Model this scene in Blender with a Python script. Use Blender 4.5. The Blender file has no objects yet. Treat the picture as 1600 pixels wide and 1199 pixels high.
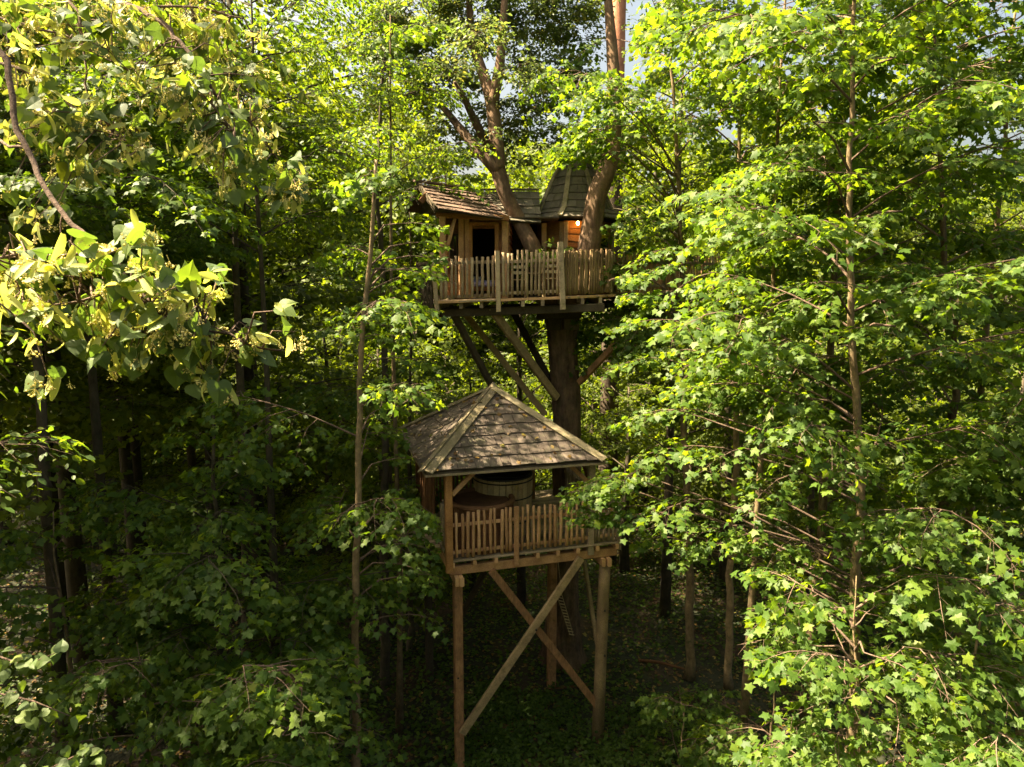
import bpy, math, random
import numpy as np
from mathutils import Vector, Matrix

SC = bpy.context.scene
COL = SC.collection
R = random.Random(7)
RNG = np.random.default_rng(11)

# ------------------------------------------------------------------ camera
CH = 10.9                      # eye height above the forest floor (drone)
PITCH = math.radians(8.0)
FPX = 1066.67                  # focal length in photo pixels (24 mm on 36 mm)
cam_d = bpy.data.cameras.new('camera')
cam_d.lens = 24.0
cam_d.sensor_width = 36.0
cam_d.clip_start = 0.05
cam_d.clip_end = 2000
cam = bpy.data.objects.new('camera', cam_d)
COL.objects.link(cam)
cam.location = (0, 0, CH)
cam.rotation_euler = (math.radians(90) - PITCH, 0, 0)
SC.camera = cam

# ------------------------------------------------------------------ light
SUN_DIR = Vector((-0.55, 0.03, 0.79)).normalized()      # towards the sun
world = bpy.data.worlds.new('World')
SC.world = world
world.use_nodes = True
wn = world.node_tree
for n in list(wn.nodes):
    wn.nodes.remove(n)
sky = wn.nodes.new('ShaderNodeTexSky')
sky.sky_type = 'NISHITA'
sky.sun_disc = False
sky.sun_elevation = math.asin(SUN_DIR.z)
sky.sun_rotation = math.atan2(SUN_DIR.x, SUN_DIR.y)
sky.air_density = 1.0
sky.dust_density = 9.0
sky.ozone_density = 1.0
bg = wn.nodes.new('ShaderNodeBackground')
bg.inputs['Strength'].default_value = 0.055
wo = wn.nodes.new('ShaderNodeOutputWorld')
wn.links.new(sky.outputs[0], bg.inputs[0])
wn.links.new(bg.outputs[0], wo.inputs[0])
sl = bpy.data.lights.new('sun', 'SUN')
sl.energy = 5.0
sl.angle = math.radians(0.53)
sl.color = (1.0, 0.90, 0.72)
sun = bpy.data.objects.new('sun', sl)
COL.objects.link(sun)
sun.rotation_euler = (-SUN_DIR).to_track_quat('-Z', 'Y').to_euler()
sun.location = (30, 20, 60)

SC.view_settings.view_transform = 'Standard'
SC.view_settings.look = 'None'
SC.view_settings.gamma = 1.0
SC.view_settings.use_curve_mapping = False
SC.view_settings.exposure = 2.85
SC.view_settings.use_white_balance = True          # the photograph is balanced warm
SC.view_settings.white_balance_temperature = 8000
SC.view_settings.white_balance_tint = 4
SC.cycles.max_bounces = 7
SC.cycles.diffuse_bounces = 4
SC.cycles.glossy_bounces = 2
SC.cycles.transmission_bounces = 4
SC.cycles.caustics_reflective = False
SC.cycles.caustics_refractive = False

# ------------------------------------------------------------------ helpers
cp, sp = math.cos(PITCH), math.sin(PITCH)


def ray(px, py):
    dx = (px - 800) / FPX
    dy = (599.5 - py) / FPX
    return Vector((dx, cp + dy * sp, -sp + dy * cp))


def P(px, py, Y):
    r = ray(px, py)
    t = Y / r.y
    return Vector((r.x * t, Y, CH + r.z * t))


def Pz(px, py, z):
    r = ray(px, py)
    t = (z - CH) / r.z
    return Vector((r.x * t, r.y * t, z))


def project(A):
    """world points (n,3) -> photo pixels (n,2) and camera depth"""
    d = A - np.array([0, 0, CH])
    cz = d[:, 1] * cp - d[:, 2] * sp
    cy = d[:, 1] * sp + d[:, 2] * cp
    cz = np.where(np.abs(cz) < 1e-6, 1e-6, cz)
    return 800 + FPX * d[:, 0] / cz, 599.5 - FPX * cy / cz, cz


OFF = {}


def thing(name, label, cat, loc=(0, 0, 0), group=None):
    o = bpy.data.objects.new(name, None)
    COL.objects.link(o)
    o.empty_display_size = 0.2
    o.location = loc
    o['label'] = label
    o['category'] = cat
    if group:
        o['group'] = group
    OFF[o.name] = Vector(loc)
    return o


def tag(o, label, cat, group=None):
    o['label'] = label
    o['category'] = cat
    if group:
        o['group'] = group
    return o


def link_child(o, parent):
    COL.objects.link(o)
    if parent is not None:
        o.parent = parent
        OFF[o.name] = OFF[parent.name]
    else:
        OFF[o.name] = Vector((0, 0, 0))
    return o


class MB:
    """collects shapes in world coordinates and links them as one mesh object"""

    def __init__(self):
        self.v = []
        self.f = []

    def add(self, vs, fs):
        b = len(self.v)
        self.v += [tuple(x) for x in vs]
        self.f += [tuple(i + b for i in f) for f in fs]
        return self

    def beam(self, p0, p1, w, h, up=(0, 0, 1), ch=0.12, w2=None, h2=None):
        p0 = Vector(p0); p1 = Vector(p1)
        d = (p1 - p0).normalized()
        u = Vector(up)
        if abs(d.dot(u.normalized())) > 0.98:
            u = Vector((0, 1, 0))
        s = d.cross(u).normalized()
        u = s.cross(d).normalized()
        vs = []
        for p, ww, hh in ((p0, w, h), (p1, w2 or w, h2 or h)):
            c = ch * min(ww, hh)
            a, b = ww / 2, hh / 2
            for x, y in ((a - c, -b), (a, -b + c), (a, b - c), (a - c, b), (-a + c, b), (-a, b - c), (-a, -b + c), (-a + c, -b)):
                vs.append(p + s * x + u * y)
        fs = [(i, (i + 1) % 8, 8 + (i + 1) % 8, 8 + i) for i in range(8)]
        fs += [tuple(range(7, -1, -1)), tuple(range(8, 16))]
        return self.add(vs, fs)

    def tube(self, pts, rad, n=8, cap=True, rough=0.0, rnd=None):
        pts = [Vector(p) for p in pts]
        if not hasattr(rad, '__len__'):
            rad = [rad] * len(pts)
        vs = []
        ref = None
        for i, p in enumerate(pts):
            d = (pts[min(i + 1, len(pts) - 1)] - pts[max(i - 1, 0)]).normalized()
            if ref is None:
                ref = Vector((1, 0, 0)) if abs(d.x) < 0.8 else Vector((0, 1, 0))
            s = (ref - d * ref.dot(d)).normalized()
            ref = s
            t = d.cross(s)
            for k in range(n):
                a = 2 * math.pi * k / n
                r = rad[i] * (1 + (rnd.uniform(-rough, rough) if rnd else 0))
                vs.append(p + s * (math.cos(a) * r) + t * (math.sin(a) * r))
        fs = []
        for i in range(len(pts) - 1):
            for k in range(n):
                k2 = (k + 1) % n
                fs.append((i * n + k, i * n + k2, (i + 1) * n + k2, (i + 1) * n + k))
        if cap:
            fs.append(tuple(range(n - 1, -1, -1)))
            m = (len(pts) - 1) * n
            fs.append(tuple(range(m, m + n)))
        return self.add(vs, fs)

    def barky(self, pts, rad, n=30, step=0.12, amp=0.05, seed=0):
        """tube with furrowed, knobbly bark: ridges run along it and wander"""
        rr = random.Random(seed)
        pts = [Vector(p) for p in pts]
        P2, R2 = [], []
        for i in range(len(pts) - 1):
            p0, p1, p2, p3 = pts[max(i - 1, 0)], pts[i], pts[i + 1], pts[min(i + 2, len(pts) - 1)]
            k = max(2, int((p2 - p1).length / step))
            for j in range(k):
                t = j / k
                P2.append(0.5 * ((2 * p1) + (p2 - p0) * t + (2 * p0 - 5 * p1 + 4 * p2 - p3) * t * t + (3 * p1 - p0 - 3 * p2 + p3) * t ** 3))
                R2.append(rad[i] * (1 - t) + rad[i + 1] * t)
        P2.append(pts[-1]); R2.append(rad[-1])
        ph = [rr.uniform(0, 6.28) for _ in range(8)]
        b0 = len(self.v)
        self.tube(P2, R2, n=n)
        m = len(P2)
        for i in range(m):
            l = i * step
            for k in range(n):
                a = 2 * math.pi * k / n
                f = (0.5 * math.sin(7 * a + ph[0] + 1.3 * math.sin(l * 1.9 + ph[1])) + 0.35 * math.sin(12 * a + ph[2] + 1.6 * math.sin(l * 2.7 + ph[3]))
                     + 0.5 * math.sin(2 * a + l * 1.1 + ph[4]) * math.sin(l * 1.7 + ph[5]) + rr.uniform(-0.55, 0.55))
                v = Vector(self.v[b0 + i * n + k])
                self.v[b0 + i * n + k] = tuple(P2[i] + (v - P2[i]) * (1 + amp * f))
        return self

    def slab(self, quad, t):
        """thin solid from 4 corner points, thickness t along the normal (below)"""
        q = [Vector(x) for x in quad]
        n = (q[2] - q[0]).cross(q[3] - q[1])
        n = n.normalized() * t
        vs = q + [x - n for x in q]
        fs = [(0, 1, 2, 3), (7, 6, 5, 4), (0, 4, 5, 1), (1, 5, 6, 2), (2, 6, 7, 3), (3, 7, 4, 0)]
        return self.add(vs, fs)

    def build(self, name, mat, parent=None, smooth=False, kind=None):
        o = OFF[parent.name] if parent is not None else Vector((0, 0, 0))
        me = bpy.data.meshes.new(name)
        me.from_pydata([(x[0] - o.x, x[1] - o.y, x[2] - o.z) for x in self.v], [], self.f)
        if smooth:
            me.polygons.foreach_set('use_smooth', [True] * len(me.polygons))
        me.materials.append(mat)
        ob = bpy.data.objects.new(name, me)
        link_child(ob, parent)
        if kind:
            ob['kind'] = kind
        return ob


# ------------------------------------------------------------------ materials
def new_mat(name):
    m = bpy.data.materials.new(name)
    m.use_nodes = True
    nt = m.node_tree
    for n in list(nt.nodes):
        nt.nodes.remove(n)
    out = nt.nodes.new('ShaderNodeOutputMaterial')
    return m, nt, out


def ramp(nt, stops):
    r = nt.nodes.new('ShaderNodeValToRGB')
    e = r.color_ramp.elements
    while len(e) < len(stops):
        e.new(0.5)
    for i, (p, c) in enumerate(stops):
        e[i].position = p
        e[i].color = (*c, 1)
    return r


def wood(name, dark, light, scale=(3, 3, 3), rough=0.85, moss=None, bump=0.25, grain=18.0, var=0.42):
    m, nt, out = new_mat(name)
    L = nt.links.new
    b = nt.nodes.new('ShaderNodeBsdfPrincipled')
    b.inputs['Roughness'].default_value = rough
    b.inputs['Specular IOR Level'].default_value = 0.25
    tc = nt.nodes.new('ShaderNodeTexCoord')
    mp = nt.nodes.new('ShaderNodeMapping')
    mp.inputs['Scale'].default_value = scale
    L(tc.outputs['Object'], mp.inputs[0])
    no = nt.nodes.new('ShaderNodeTexNoise')
    no.inputs['Scale'].default_value = grain
    no.inputs['Detail'].default_value = 6
    no.inputs['Roughness'].default_value = 0.7
    L(mp.outputs[0], no.inputs['Vector'])
    big = nt.nodes.new('ShaderNodeTexNoise')
    big.inputs['Scale'].default_value = 2.3
    big.inputs['Detail'].default_value = 3
    L(tc.outputs['Object'], big.inputs['Vector'])
    oi = nt.nodes.new('ShaderNodeObjectInfo')
    a1 = nt.nodes.new('ShaderNodeMath'); a1.operation = 'MULTIPLY_ADD'
    L(oi.outputs['Random'], a1.inputs[0]); a1.inputs[1].default_value = var
    L(no.outputs['Fac'], a1.inputs[2])
    a2 = nt.nodes.new('ShaderNodeMath'); a2.operation = 'MULTIPLY_ADD'
    L(big.outputs['Fac'], a2.inputs[0]); a2.inputs[1].default_value = 0.5
    L(a1.outputs[0], a2.inputs[2])
    rp = ramp(nt, [(0.55, dark), (1.25 / 1.3, light)])
    a3 = nt.nodes.new('ShaderNodeMath'); a3.operation = 'MULTIPLY'
    L(a2.outputs[0], a3.inputs[0]); a3.inputs[1].default_value = 0.8 * 1.21 / (1.0 + var / 2)
    L(a3.outputs[0], rp.inputs[0])
    col = rp.outputs[0]
    if moss:
        mn = nt.nodes.new('ShaderNodeTexNoise')
        mn.inputs['Scale'].default_value = 5.0
        mn.inputs['Detail'].default_value = 8
        mn.inputs['Roughness'].default_value = 0.75
        L(tc.outputs['Object'], mn.inputs['Vector'])
        mr = ramp(nt, [(0.50, (0, 0, 0)), (0.68, (1, 1, 1))])
        L(mn.outputs['Fac'], mr.inputs[0])
        mx = nt.nodes.new('ShaderNodeMix'); mx.data_type = 'RGBA'
        L(mr.outputs[0], mx.inputs[0])
        L(col, mx.inputs[6])
        mx.inputs[7].default_value = (*moss, 1)
        col = mx.outputs[2]
    st = nt.nodes.new('ShaderNodeTexNoise')
    st.inputs['Scale'].default_value = 3.7
    st.inputs['Detail'].default_value = 9
    st.inputs['Roughness'].default_value = 0.8
    sm = nt.nodes.new('ShaderNodeMapping')
    sm.inputs['Location'].default_value = (3.1, 7.7, 1.9)
    L(tc.outputs['Object'], sm.inputs[0]); L(sm.outputs[0], st.inputs['Vector'])
    sr = ramp(nt, [(0.36, (0.42, 0.40, 0.38)), (0.56, (1, 1, 1))])
    L(st.outputs['Fac'], sr.inputs[0])
    mm = nt.nodes.new('ShaderNodeMix'); mm.data_type = 'RGBA'; mm.blend_type = 'MULTIPLY'; mm.inputs[0].default_value = 0.55
    L(col, mm.inputs[6]); L(sr.outputs[0], mm.inputs[7])
    L(mm.outputs[2], b.inputs['Base Color'])
    bp = nt.nodes.new('ShaderNodeBump')
    bp.inputs['Strength'].default_value = bump
    bp.inputs['Distance'].default_value = 0.02
    L(no.outputs['Fac'], bp.inputs['Height'])
    L(bp.outputs[0], b.inputs['Normal'])
    L(b.outputs[0], out.inputs[0])
    return m


def leaf_mat(name, stops, tr, trans=0.45, rough=0.52, spec=0.26, by_object=False):
    """stops: colours picked per leaf; tr: factor turning the colour into its see-through colour"""
    m, nt, out = new_mat(name)
    L = nt.links.new
    if by_object:
        src = nt.nodes.new('ShaderNodeObjectInfo').outputs['Random']
    else:
        at = nt.nodes.new('ShaderNodeAttribute')
        at.attribute_name = 'rnd'
        src = at.outputs['Fac']
    rp = ramp(nt, stops)
    L(src, rp.inputs[0])
    b = nt.nodes.new('ShaderNodeBsdfPrincipled')
    b.inputs['Roughness'].default_value = rough
    b.inputs['Specular IOR Level'].default_value = spec
    L(rp.outputs[0], b.inputs['Base Color'])
    t = nt.nodes.new('ShaderNodeBsdfTranslucent')
    mu = nt.nodes.new('ShaderNodeMix'); mu.data_type = 'RGBA'; mu.blend_type = 'MULTIPLY'
    mu.inputs[0].default_value = 1.0
    L(rp.outputs[0], mu.inputs[6])
    mu.inputs[7].default_value = (*tr, 1)
    L(mu.outputs[2], t.inputs[0])
    mx = nt.nodes.new('ShaderNodeMixShader')
    mx.inputs[0].default_value = trans
    L(b.outputs[0], mx.inputs[1])
    L(t.outputs[0], mx.inputs[2])
    L(mx.outputs[0], out.inputs[0])
    return m


def bark(name, dark, light, moss=None, zs=0.25, scale=9.0):
    m = wood(name, dark, light, scale=(1, 1, zs), rough=0.95, moss=moss, bump=0.9, grain=scale)
    return m


def plain(name, col, rough=0.6, spec=0.3, emit=None, es=0.0, metal=0.0):
    m, nt, out = new_mat(name)
    b = nt.nodes.new('ShaderNodeBsdfPrincipled')
    b.inputs['Base Color'].default_value = (*col, 1)
    b.inputs['Roughness'].default_value = rough
    b.inputs['Specular IOR Level'].default_value = spec
    b.inputs['Metallic'].default_value = metal
    if emit:
        b.inputs['Emission Color'].default_value = (*emit, 1)
        b.inputs['Emission Strength'].default_value = es
    no = nt.nodes.new('ShaderNodeTexNoise')
    no.inputs['Scale'].default_value = 14
    bp = nt.nodes.new('ShaderNodeBump')
    bp.inputs['Strength'].default_value = 0.12
    nt.links.new(no.outputs['Fac'], bp.inputs['Height'])
    nt.links.new(bp.outputs[0], b.inputs['Normal'])
    nt.links.new(b.outputs[0], out.inputs[0])
    return m


M = {}
M['grey_wood'] = wood('weathered_wood', (0.15, 0.105, 0.07), (0.44, 0.335, 0.225), moss=(0.19, 0.155, 0.09))
M['tan_wood'] = wood('tan_wood', (0.32, 0.165, 0.08), (0.64, 0.375, 0.20))
M['screen_wood'] = wood('brown_screen_wood', (0.14, 0.085, 0.045), (0.38, 0.245, 0.13))
M['fence_wood'] = wood('pale_fence_wood', (0.21, 0.145, 0.085), (0.50, 0.37, 0.235))
M['orange_wood'] = wood('orange_wood', (0.20, 0.085, 0.03), (0.50, 0.25, 0.10))
M['leg_wood'] = wood('leg_wood', (0.14, 0.065, 0.032), (0.44, 0.23, 0.115), moss=(0.15, 0.09, 0.045), scale=(4, 4, 0.5), grain=11, bump=0.5)
M['brace_wood'] = wood('brace_wood', (0.15, 0.10, 0.055), (0.42, 0.295, 0.165), moss=(0.18, 0.135, 0.07))
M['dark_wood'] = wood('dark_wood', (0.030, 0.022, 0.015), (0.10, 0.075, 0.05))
M['plank'] = wood('plank_wood', (0.17, 0.072, 0.03), (0.46, 0.23, 0.105))
M['shingle'] = wood('shingle_wood', (0.06, 0.045, 0.040), (0.205, 0.158, 0.135), scale=(6, 6, 6), grain=26, bump=0.5, var=0.16,
                    moss=(0.125, 0.115, 0.075))
M['shingle_dark'] = wood('dark_shingle', (0.075, 0.048, 0.038), (0.24, 0.155, 0.12), scale=(6, 6, 6), grain=26, bump=0.5, var=0.16)
M['shingle_moss'] = wood('mossy_shingle', (0.07, 0.060, 0.050), (0.25, 0.21, 0.165), scale=(6, 6, 6), grain=26, bump=0.5, var=0.2,
                         moss=(0.12, 0.12, 0.065))
M['hip'] = wood('hip_wood', (0.17, 0.135, 0.09), (0.42, 0.345, 0.235), moss=(0.18, 0.155, 0.08))
M['rust_wood'] = wood('rust_wood', (0.09, 0.04, 0.02), (0.26, 0.125, 0.06))
M['stave'] = wood('stave_wood', (0.30, 0.215, 0.12), (0.58, 0.44, 0.26))
M['lid'] = plain('black_lid', (0.012, 0.012, 0.014), 0.55)
M['iron'] = plain('dark_iron', (0.03, 0.028, 0.025), 0.5, metal=0.6)
M['cloth'] = plain('cream_cloth', (0.45, 0.40, 0.26), 0.9)
M['lilac'] = plain('lilac_cloth', (0.45, 0.42, 0.62), 0.9)
M['white'] = plain('white_paint', (0.75, 0.73, 0.66), 0.6)
M['glass'] = plain('window_glass', (0.02, 0.025, 0.022), 0.06, 0.6)
M['bulb'] = plain('lamp_bulb', (0.9, 0.6, 0.3), 0.4, emit=(1.0, 0.5, 0.14), es=12.0)
M['bark_oak'] = bark('oak_bark', (0.050, 0.029, 0.021), (0.22, 0.135, 0.088), moss=(0.09, 0.07, 0.04))
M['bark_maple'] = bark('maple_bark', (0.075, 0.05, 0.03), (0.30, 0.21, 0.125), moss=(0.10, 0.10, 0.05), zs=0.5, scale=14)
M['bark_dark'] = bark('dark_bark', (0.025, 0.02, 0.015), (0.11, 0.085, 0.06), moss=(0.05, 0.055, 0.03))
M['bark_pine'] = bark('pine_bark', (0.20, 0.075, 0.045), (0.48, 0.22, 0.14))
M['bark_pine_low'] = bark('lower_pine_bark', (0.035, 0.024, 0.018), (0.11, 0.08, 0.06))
M['twig'] = bark('twig_bark', (0.075, 0.048, 0.036), (0.22, 0.15, 0.115), zs=1, scale=40)
M['leaf_maple'] = leaf_mat('maple_leaf', [(0.0, (0.030, 0.066, 0.013)), (0.5, (0.054, 0.102, 0.017)), (0.97, (0.095, 0.145, 0.022)), (1.0, (0.13, 0.16, 0.025))],
                           (3.7, 3.2, 1.2))
M['leaf_far'] = leaf_mat('woodland_leaf', [(0.0, (0.036, 0.062, 0.010)), (1.0, (0.105, 0.138, 0.016))], (3.1, 2.9, 1.2), rough=0.55, spec=0.22)
M['leaf_oak'] = leaf_mat('oak_leaf', [(0.0, (0.05, 0.075, 0.03)), (0.8, (0.085, 0.115, 0.045)), (1.0, (0.17, 0.15, 0.05))], (2.4, 2.4, 1.2), rough=0.5)
M['leaf_linden'] = leaf_mat('linden_leaf', [(0.0, (0.055, 0.092, 0.036)), (0.6, (0.09, 0.135, 0.040)), (0.985, (0.11, 0.155, 0.03)), (1.0, (0.16, 0.17, 0.03))],
                            (2.2, 2.3, 0.8), trans=0.38, rough=0.58, spec=0.34, by_object=True)
M['bract'] = leaf_mat('linden_bract', [(0.0, (0.33, 0.37, 0.10)), (1.0, (0.50, 0.51, 0.19))], (1.4, 1.35, 0.7), trans=0.45, rough=0.5, by_object=True)
M['flower'] = leaf_mat('linden_flower', [(0.0, (0.60, 0.54, 0.20)), (1.0, (0.78, 0.69, 0.34))], (1.2, 1.2, 0.8), trans=0.3, rough=0.6, by_object=True)
M['leaf_maple_one'] = leaf_mat('single_maple_leaf', [(0.0, (0.030, 0.066, 0.013)), (0.5, (0.054, 0.102, 0.017)), (0.975, (0.095, 0.145, 0.022)), (1.0, (0.12, 0.16, 0.025))],
                               (3.7, 3.2, 1.2), by_object=True)
M['dead_leaf'] = leaf_mat('fallen_leaf', [(0.0, (0.10, 0.05, 0.02)), (0.6, (0.22, 0.13, 0.04)), (1.0, (0.26, 0.22, 0.06))], (1.2, 1.2, 1.0), trans=0.15)
M['herb'] = leaf_mat('herb_leaf', [(0.0, (0.030, 0.060, 0.014)), (1.0, (0.075, 0.125, 0.022))], (2.6, 2.6, 1.2))


def ground_mat():
    m, nt, out = new_mat('forest_floor')
    L = nt.links.new
    b = nt.nodes.new('ShaderNodeBsdfPrincipled')
    b.inputs['Roughness'].default_value = 0.95
    tc = nt.nodes.new('ShaderNodeTexCoord')
    n1 = nt.nodes.new('ShaderNodeTexNoise'); n1.inputs['Scale'].default_value = 0.55; n1.inputs['Detail'].default_value = 5
    n2 = nt.nodes.new('ShaderNodeTexNoise'); n2.inputs['Scale'].default_value = 9.0; n2.inputs['Detail'].default_value = 8
    for n in (n1, n2):
        L(tc.outputs['Object'], n.inputs['Vector'])
    r1 = ramp(nt, [(0.5, (0.026, 0.030, 0.013)), (0.66, (0.085, 0.045, 0.03)), (0.76, (0.05, 0.036, 0.022))])
    L(n1.outputs['Fac'], r1.inputs[0])
    r2 = ramp(nt, [(0.3, (0.45, 0.45, 0.45)), (0.7, (1, 1, 1))])
    L(n2.outputs['Fac'], r2.inputs[0])
    mx = nt.nodes.new('ShaderNodeMix'); mx.data_type = 'RGBA'; mx.blend_type = 'MULTIPLY'; mx.inputs[0].default_value = 1
    L(r1.outputs[0], mx.inputs[6]); L(r2.outputs[0], mx.inputs[7])
    L(mx.outputs[2], b.inputs['Base Color'])
    bp = nt.nodes.new('ShaderNodeBump'); bp.inputs['Strength'].default_value = 0.8; bp.inputs['Distance'].default_value = 0.06
    L(n2.outputs['Fac'], bp.inputs['Height']); L(bp.outputs[0], b.inputs['Normal'])
    L(b.outputs[0], out.inputs[0])
    return m


M['ground'] = ground_mat()


def gz(x, y):
    """height of the forest floor"""
    return (0.10 * math.sin(x * 0.5 + 1.3) * math.cos(y * 0.37) + 0.05 * math.sin(x * 1.7 + y * 1.1)
            + max(0.0, y - 42) * 0.06)


# ------------------------------------------------------------------ ground
def build_ground():
    xs = np.concatenate([np.linspace(-400, -40, 10), np.linspace(-38, 38, 96), np.linspace(40, 400, 10)])
    ys = np.concatenate([np.linspace(-300, -12, 10), np.linspace(-10, 60, 88), np.linspace(63, 500, 16)])
    vs, fs = [], []
    for y in ys:
        for x in xs:
            vs.append((x, y, gz(x, min(y, 110))))
    n = len(xs)
    for j in range(len(ys) - 1):
        for i in range(n - 1):
            fs.append((j * n + i, j * n + i + 1, (j + 1) * n + i + 1, (j + 1) * n + i))
    mb = MB(); mb.v = vs; mb.f = fs
    g = mb.build('forest_floor', M['ground'], smooth=True)
    g['kind'] = 'structure'
    g['label'] = 'dark forest floor of soil and leaf litter'


build_ground()

# ------------------------------------------------------------------ foliage machinery
T_MAPLE_O = [(0, 0.03), (0.40, -0.10), (0.33, 0.16), (0.66, 0.44), (0.30, 0.54), (0.0, 1.0), (-0.30, 0.54), (-0.66, 0.44), (-0.33, 0.16), (-0.40, -0.10)]


def fan_template(outline, centre, fz):
    v = [(centre[0], centre[1], fz(*centre))] + [(x, y, fz(x, y)) for x, y in outline]
    k = len(outline)
    f = [(0, 1 + i, 1 + (i + 1) % k) for i in range(k)]
    return np.array(v, float), np.array(f, int)


T_MAPLE = fan_template(T_MAPLE_O, (0, 0.33), lambda x, y: -0.22 * y * y - 0.30 * x * x + 0.04)
T_OVAL = (np.array([(0, 0, 0), (0.27, 0.32, 0.05), (0.22, 0.72, 0.0), (0, 1, -0.08), (-0.22, 0.72, 0.0), (-0.27, 0.32, 0.05), (0, 0.45, -0.02)], float),
          np.array([(6, 0, 1), (6, 1, 2), (6, 2, 3), (6, 3, 4), (6, 4, 5), (6, 5, 0)], int))
T_KITE = (np.array([(0, 0, 0), (0.48, 0.42, -0.08), (0, 1, -0.14), (-0.48, 0.42, -0.08)], float), np.array([(0, 1, 2), (0, 2, 3)], int))
# a ragged five-pointed patch for woods tens of metres off
T_STAR = (np.array([(0, 0.0, 0.03), (0.40, 0.02, -0.05), (0.52, 0.50, -0.10), (0.0, 1.0, -0.15), (-0.52, 0.50, -0.10), (-0.40, 0.02, -0.05), (0, 0.42, 0.03)], float),
          np.array([(6, 1, 2), (6, 2, 3), (6, 3, 4), (6, 4, 5)], int))


def nrm(a):
    return a / np.maximum(np.linalg.norm(a, axis=1, keepdims=True), 1e-9)


class Leaves:
    def __init__(self):
        self.P, self.A, self.N, self.S = [], [], [], []

    def add(self, p, a, n, s):
        self.P.append(p); self.A.append(a); self.N.append(n); self.S.append(s)

    def arrays(self):
        if not self.P:
            z = np.zeros((0, 3)); return z, z, z, np.zeros(0)
        return np.concatenate(self.P), np.concatenate(self.A), np.concatenate(self.N), np.concatenate(self.S)


def frames(A, N):
    A = nrm(A)
    N = N - A * np.sum(A * N, axis=1, keepdims=True)
    N = nrm(N)
    X = np.cross(A, N)
    return X, A, N


def leaf_mesh(name, tmpl, Pn, A, N, S, mat, off=(0, 0, 0)):
    tv, tf = tmpl
    n, k, m = len(Pn), len(tv), len(tf)
    X, A, N = frames(A, N)
    S = S[:, None, None]
    V = (Pn - np.array(off))[:, None, :] + S * (tv[None, :, 0:1] * X[:, None, :] + tv[None, :, 1:2] * A[:, None, :] + tv[None, :, 2:3] * N[:, None, :])
    F = tf[None] + (np.arange(n) * k)[:, None, None]
    me = bpy.data.meshes.new(name)
    me.vertices.add(n * k)
    me.vertices.foreach_set('co', V.reshape(-1).astype(np.float32))
    me.loops.add(n * m * 3)
    me.loops.foreach_set('vertex_index', F.reshape(-1).astype(np.int32))
    me.polygons.add(n * m)
    me.polygons.foreach_set('loop_start', np.arange(0, n * m * 3, 3, dtype=np.int32))
    at = me.attributes.new('rnd', 'FLOAT', 'POINT')
    at.data.foreach_set('value', np.repeat(RNG.random(n), k).astype(np.float32))
    me.update(calc_edges=True)
    me.materials.append(mat)
    return me


def spray(lv, mb, rng, p0, az, L, lift, droop, leaf=0.13, dens=1.0, r0=0.02, twigs=True, lat_k=0.5):
    """one flat, fan-shaped branch: a main axis, side twigs in its plane, leaves along them"""
    n = 7
    t = np.linspace(0, 1, n)
    h = np.array([math.cos(az), math.sin(az), 0])
    s = np.array([-math.sin(az), math.cos(az), 0])
    wob = np.cumsum(rng.normal(0, 0.035 * L, n)) * t
    pts = np.array(p0)[None] + np.outer(L * t, h) + np.outer(wob, s)
    pts[:, 2] += L * (lift * t - droop * t * t)
    if mb is not None:
        mb.tube([tuple(p) for p in pts[::2]], [r0 * (1 - 0.85 * x) for x in t[::2]], n=5, cap=False)
    step = 0.165 / dens
    u = 0.10 + rng.random() * 0.05
    side = 1
    while u < 1.0:
        f = u * (n - 1); i = min(int(f), n - 2); w = f - i
        b = pts[i] * (1 - w) + pts[i + 1] * w
        d = pts[i + 1] - pts[i]; d /= np.linalg.norm(d)
        ll = (lat_k * L * (1 - u) * (0.5 + 0.5 * min(1, u * 3)) + 0.22) * rng.uniform(0.75, 1.2)
        ang = side * math.radians(rng.uniform(38, 62))
        ld = d * math.cos(ang) + np.cross([0, 0, 1], d) * math.sin(ang)
        ld[2] += rng.normal(0.0, 0.10); ld /= np.linalg.norm(ld)
        k = max(2, int(ll / (0.095 / dens)))
        q = np.linspace(0.25, 1.0, k)
        q = np.repeat(q, 2)[: 2 * k]
        sg = np.tile([1, -1], k)[: len(q)]
        pos = b[None] + np.outer(q * ll, ld)
        pos[:, 2] -= 0.18 * ll * q * q
        side_v = np.cross(ld, [0, 0, 1]); side_v /= max(np.linalg.norm(side_v), 1e-6)
        a = np.outer(np.full(len(q), 0.75), ld) + np.outer(sg * rng.uniform(0.5, 1.0, len(q)), side_v)
        a[:, 2] += -0.45 + rng.normal(0, 0.28, len(q))
        a = nrm(a + rng.normal(0, 0.18, a.shape))
        nn = np.tile([0, 0, 1.0], (len(q), 1)) + rng.normal(0, 0.38, a.shape)
        sz = leaf * rng.uniform(0.5, 1.2, len(q))
        lv.add(pos + a * (sz * 0.45)[:, None] + rng.normal(0, 0.025, pos.shape), a, nn, sz)
        if mb is not None and twigs:
            e = b + ld * ll; e[2] -= 0.18 * ll
            mb.tube([tuple(b), tuple(e)], [r0 * 0.35, r0 * 0.12], n=3, cap=False)
        side = -side
        u += step / L * rng.uniform(0.7, 1.3)
    return pts[-1]


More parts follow.
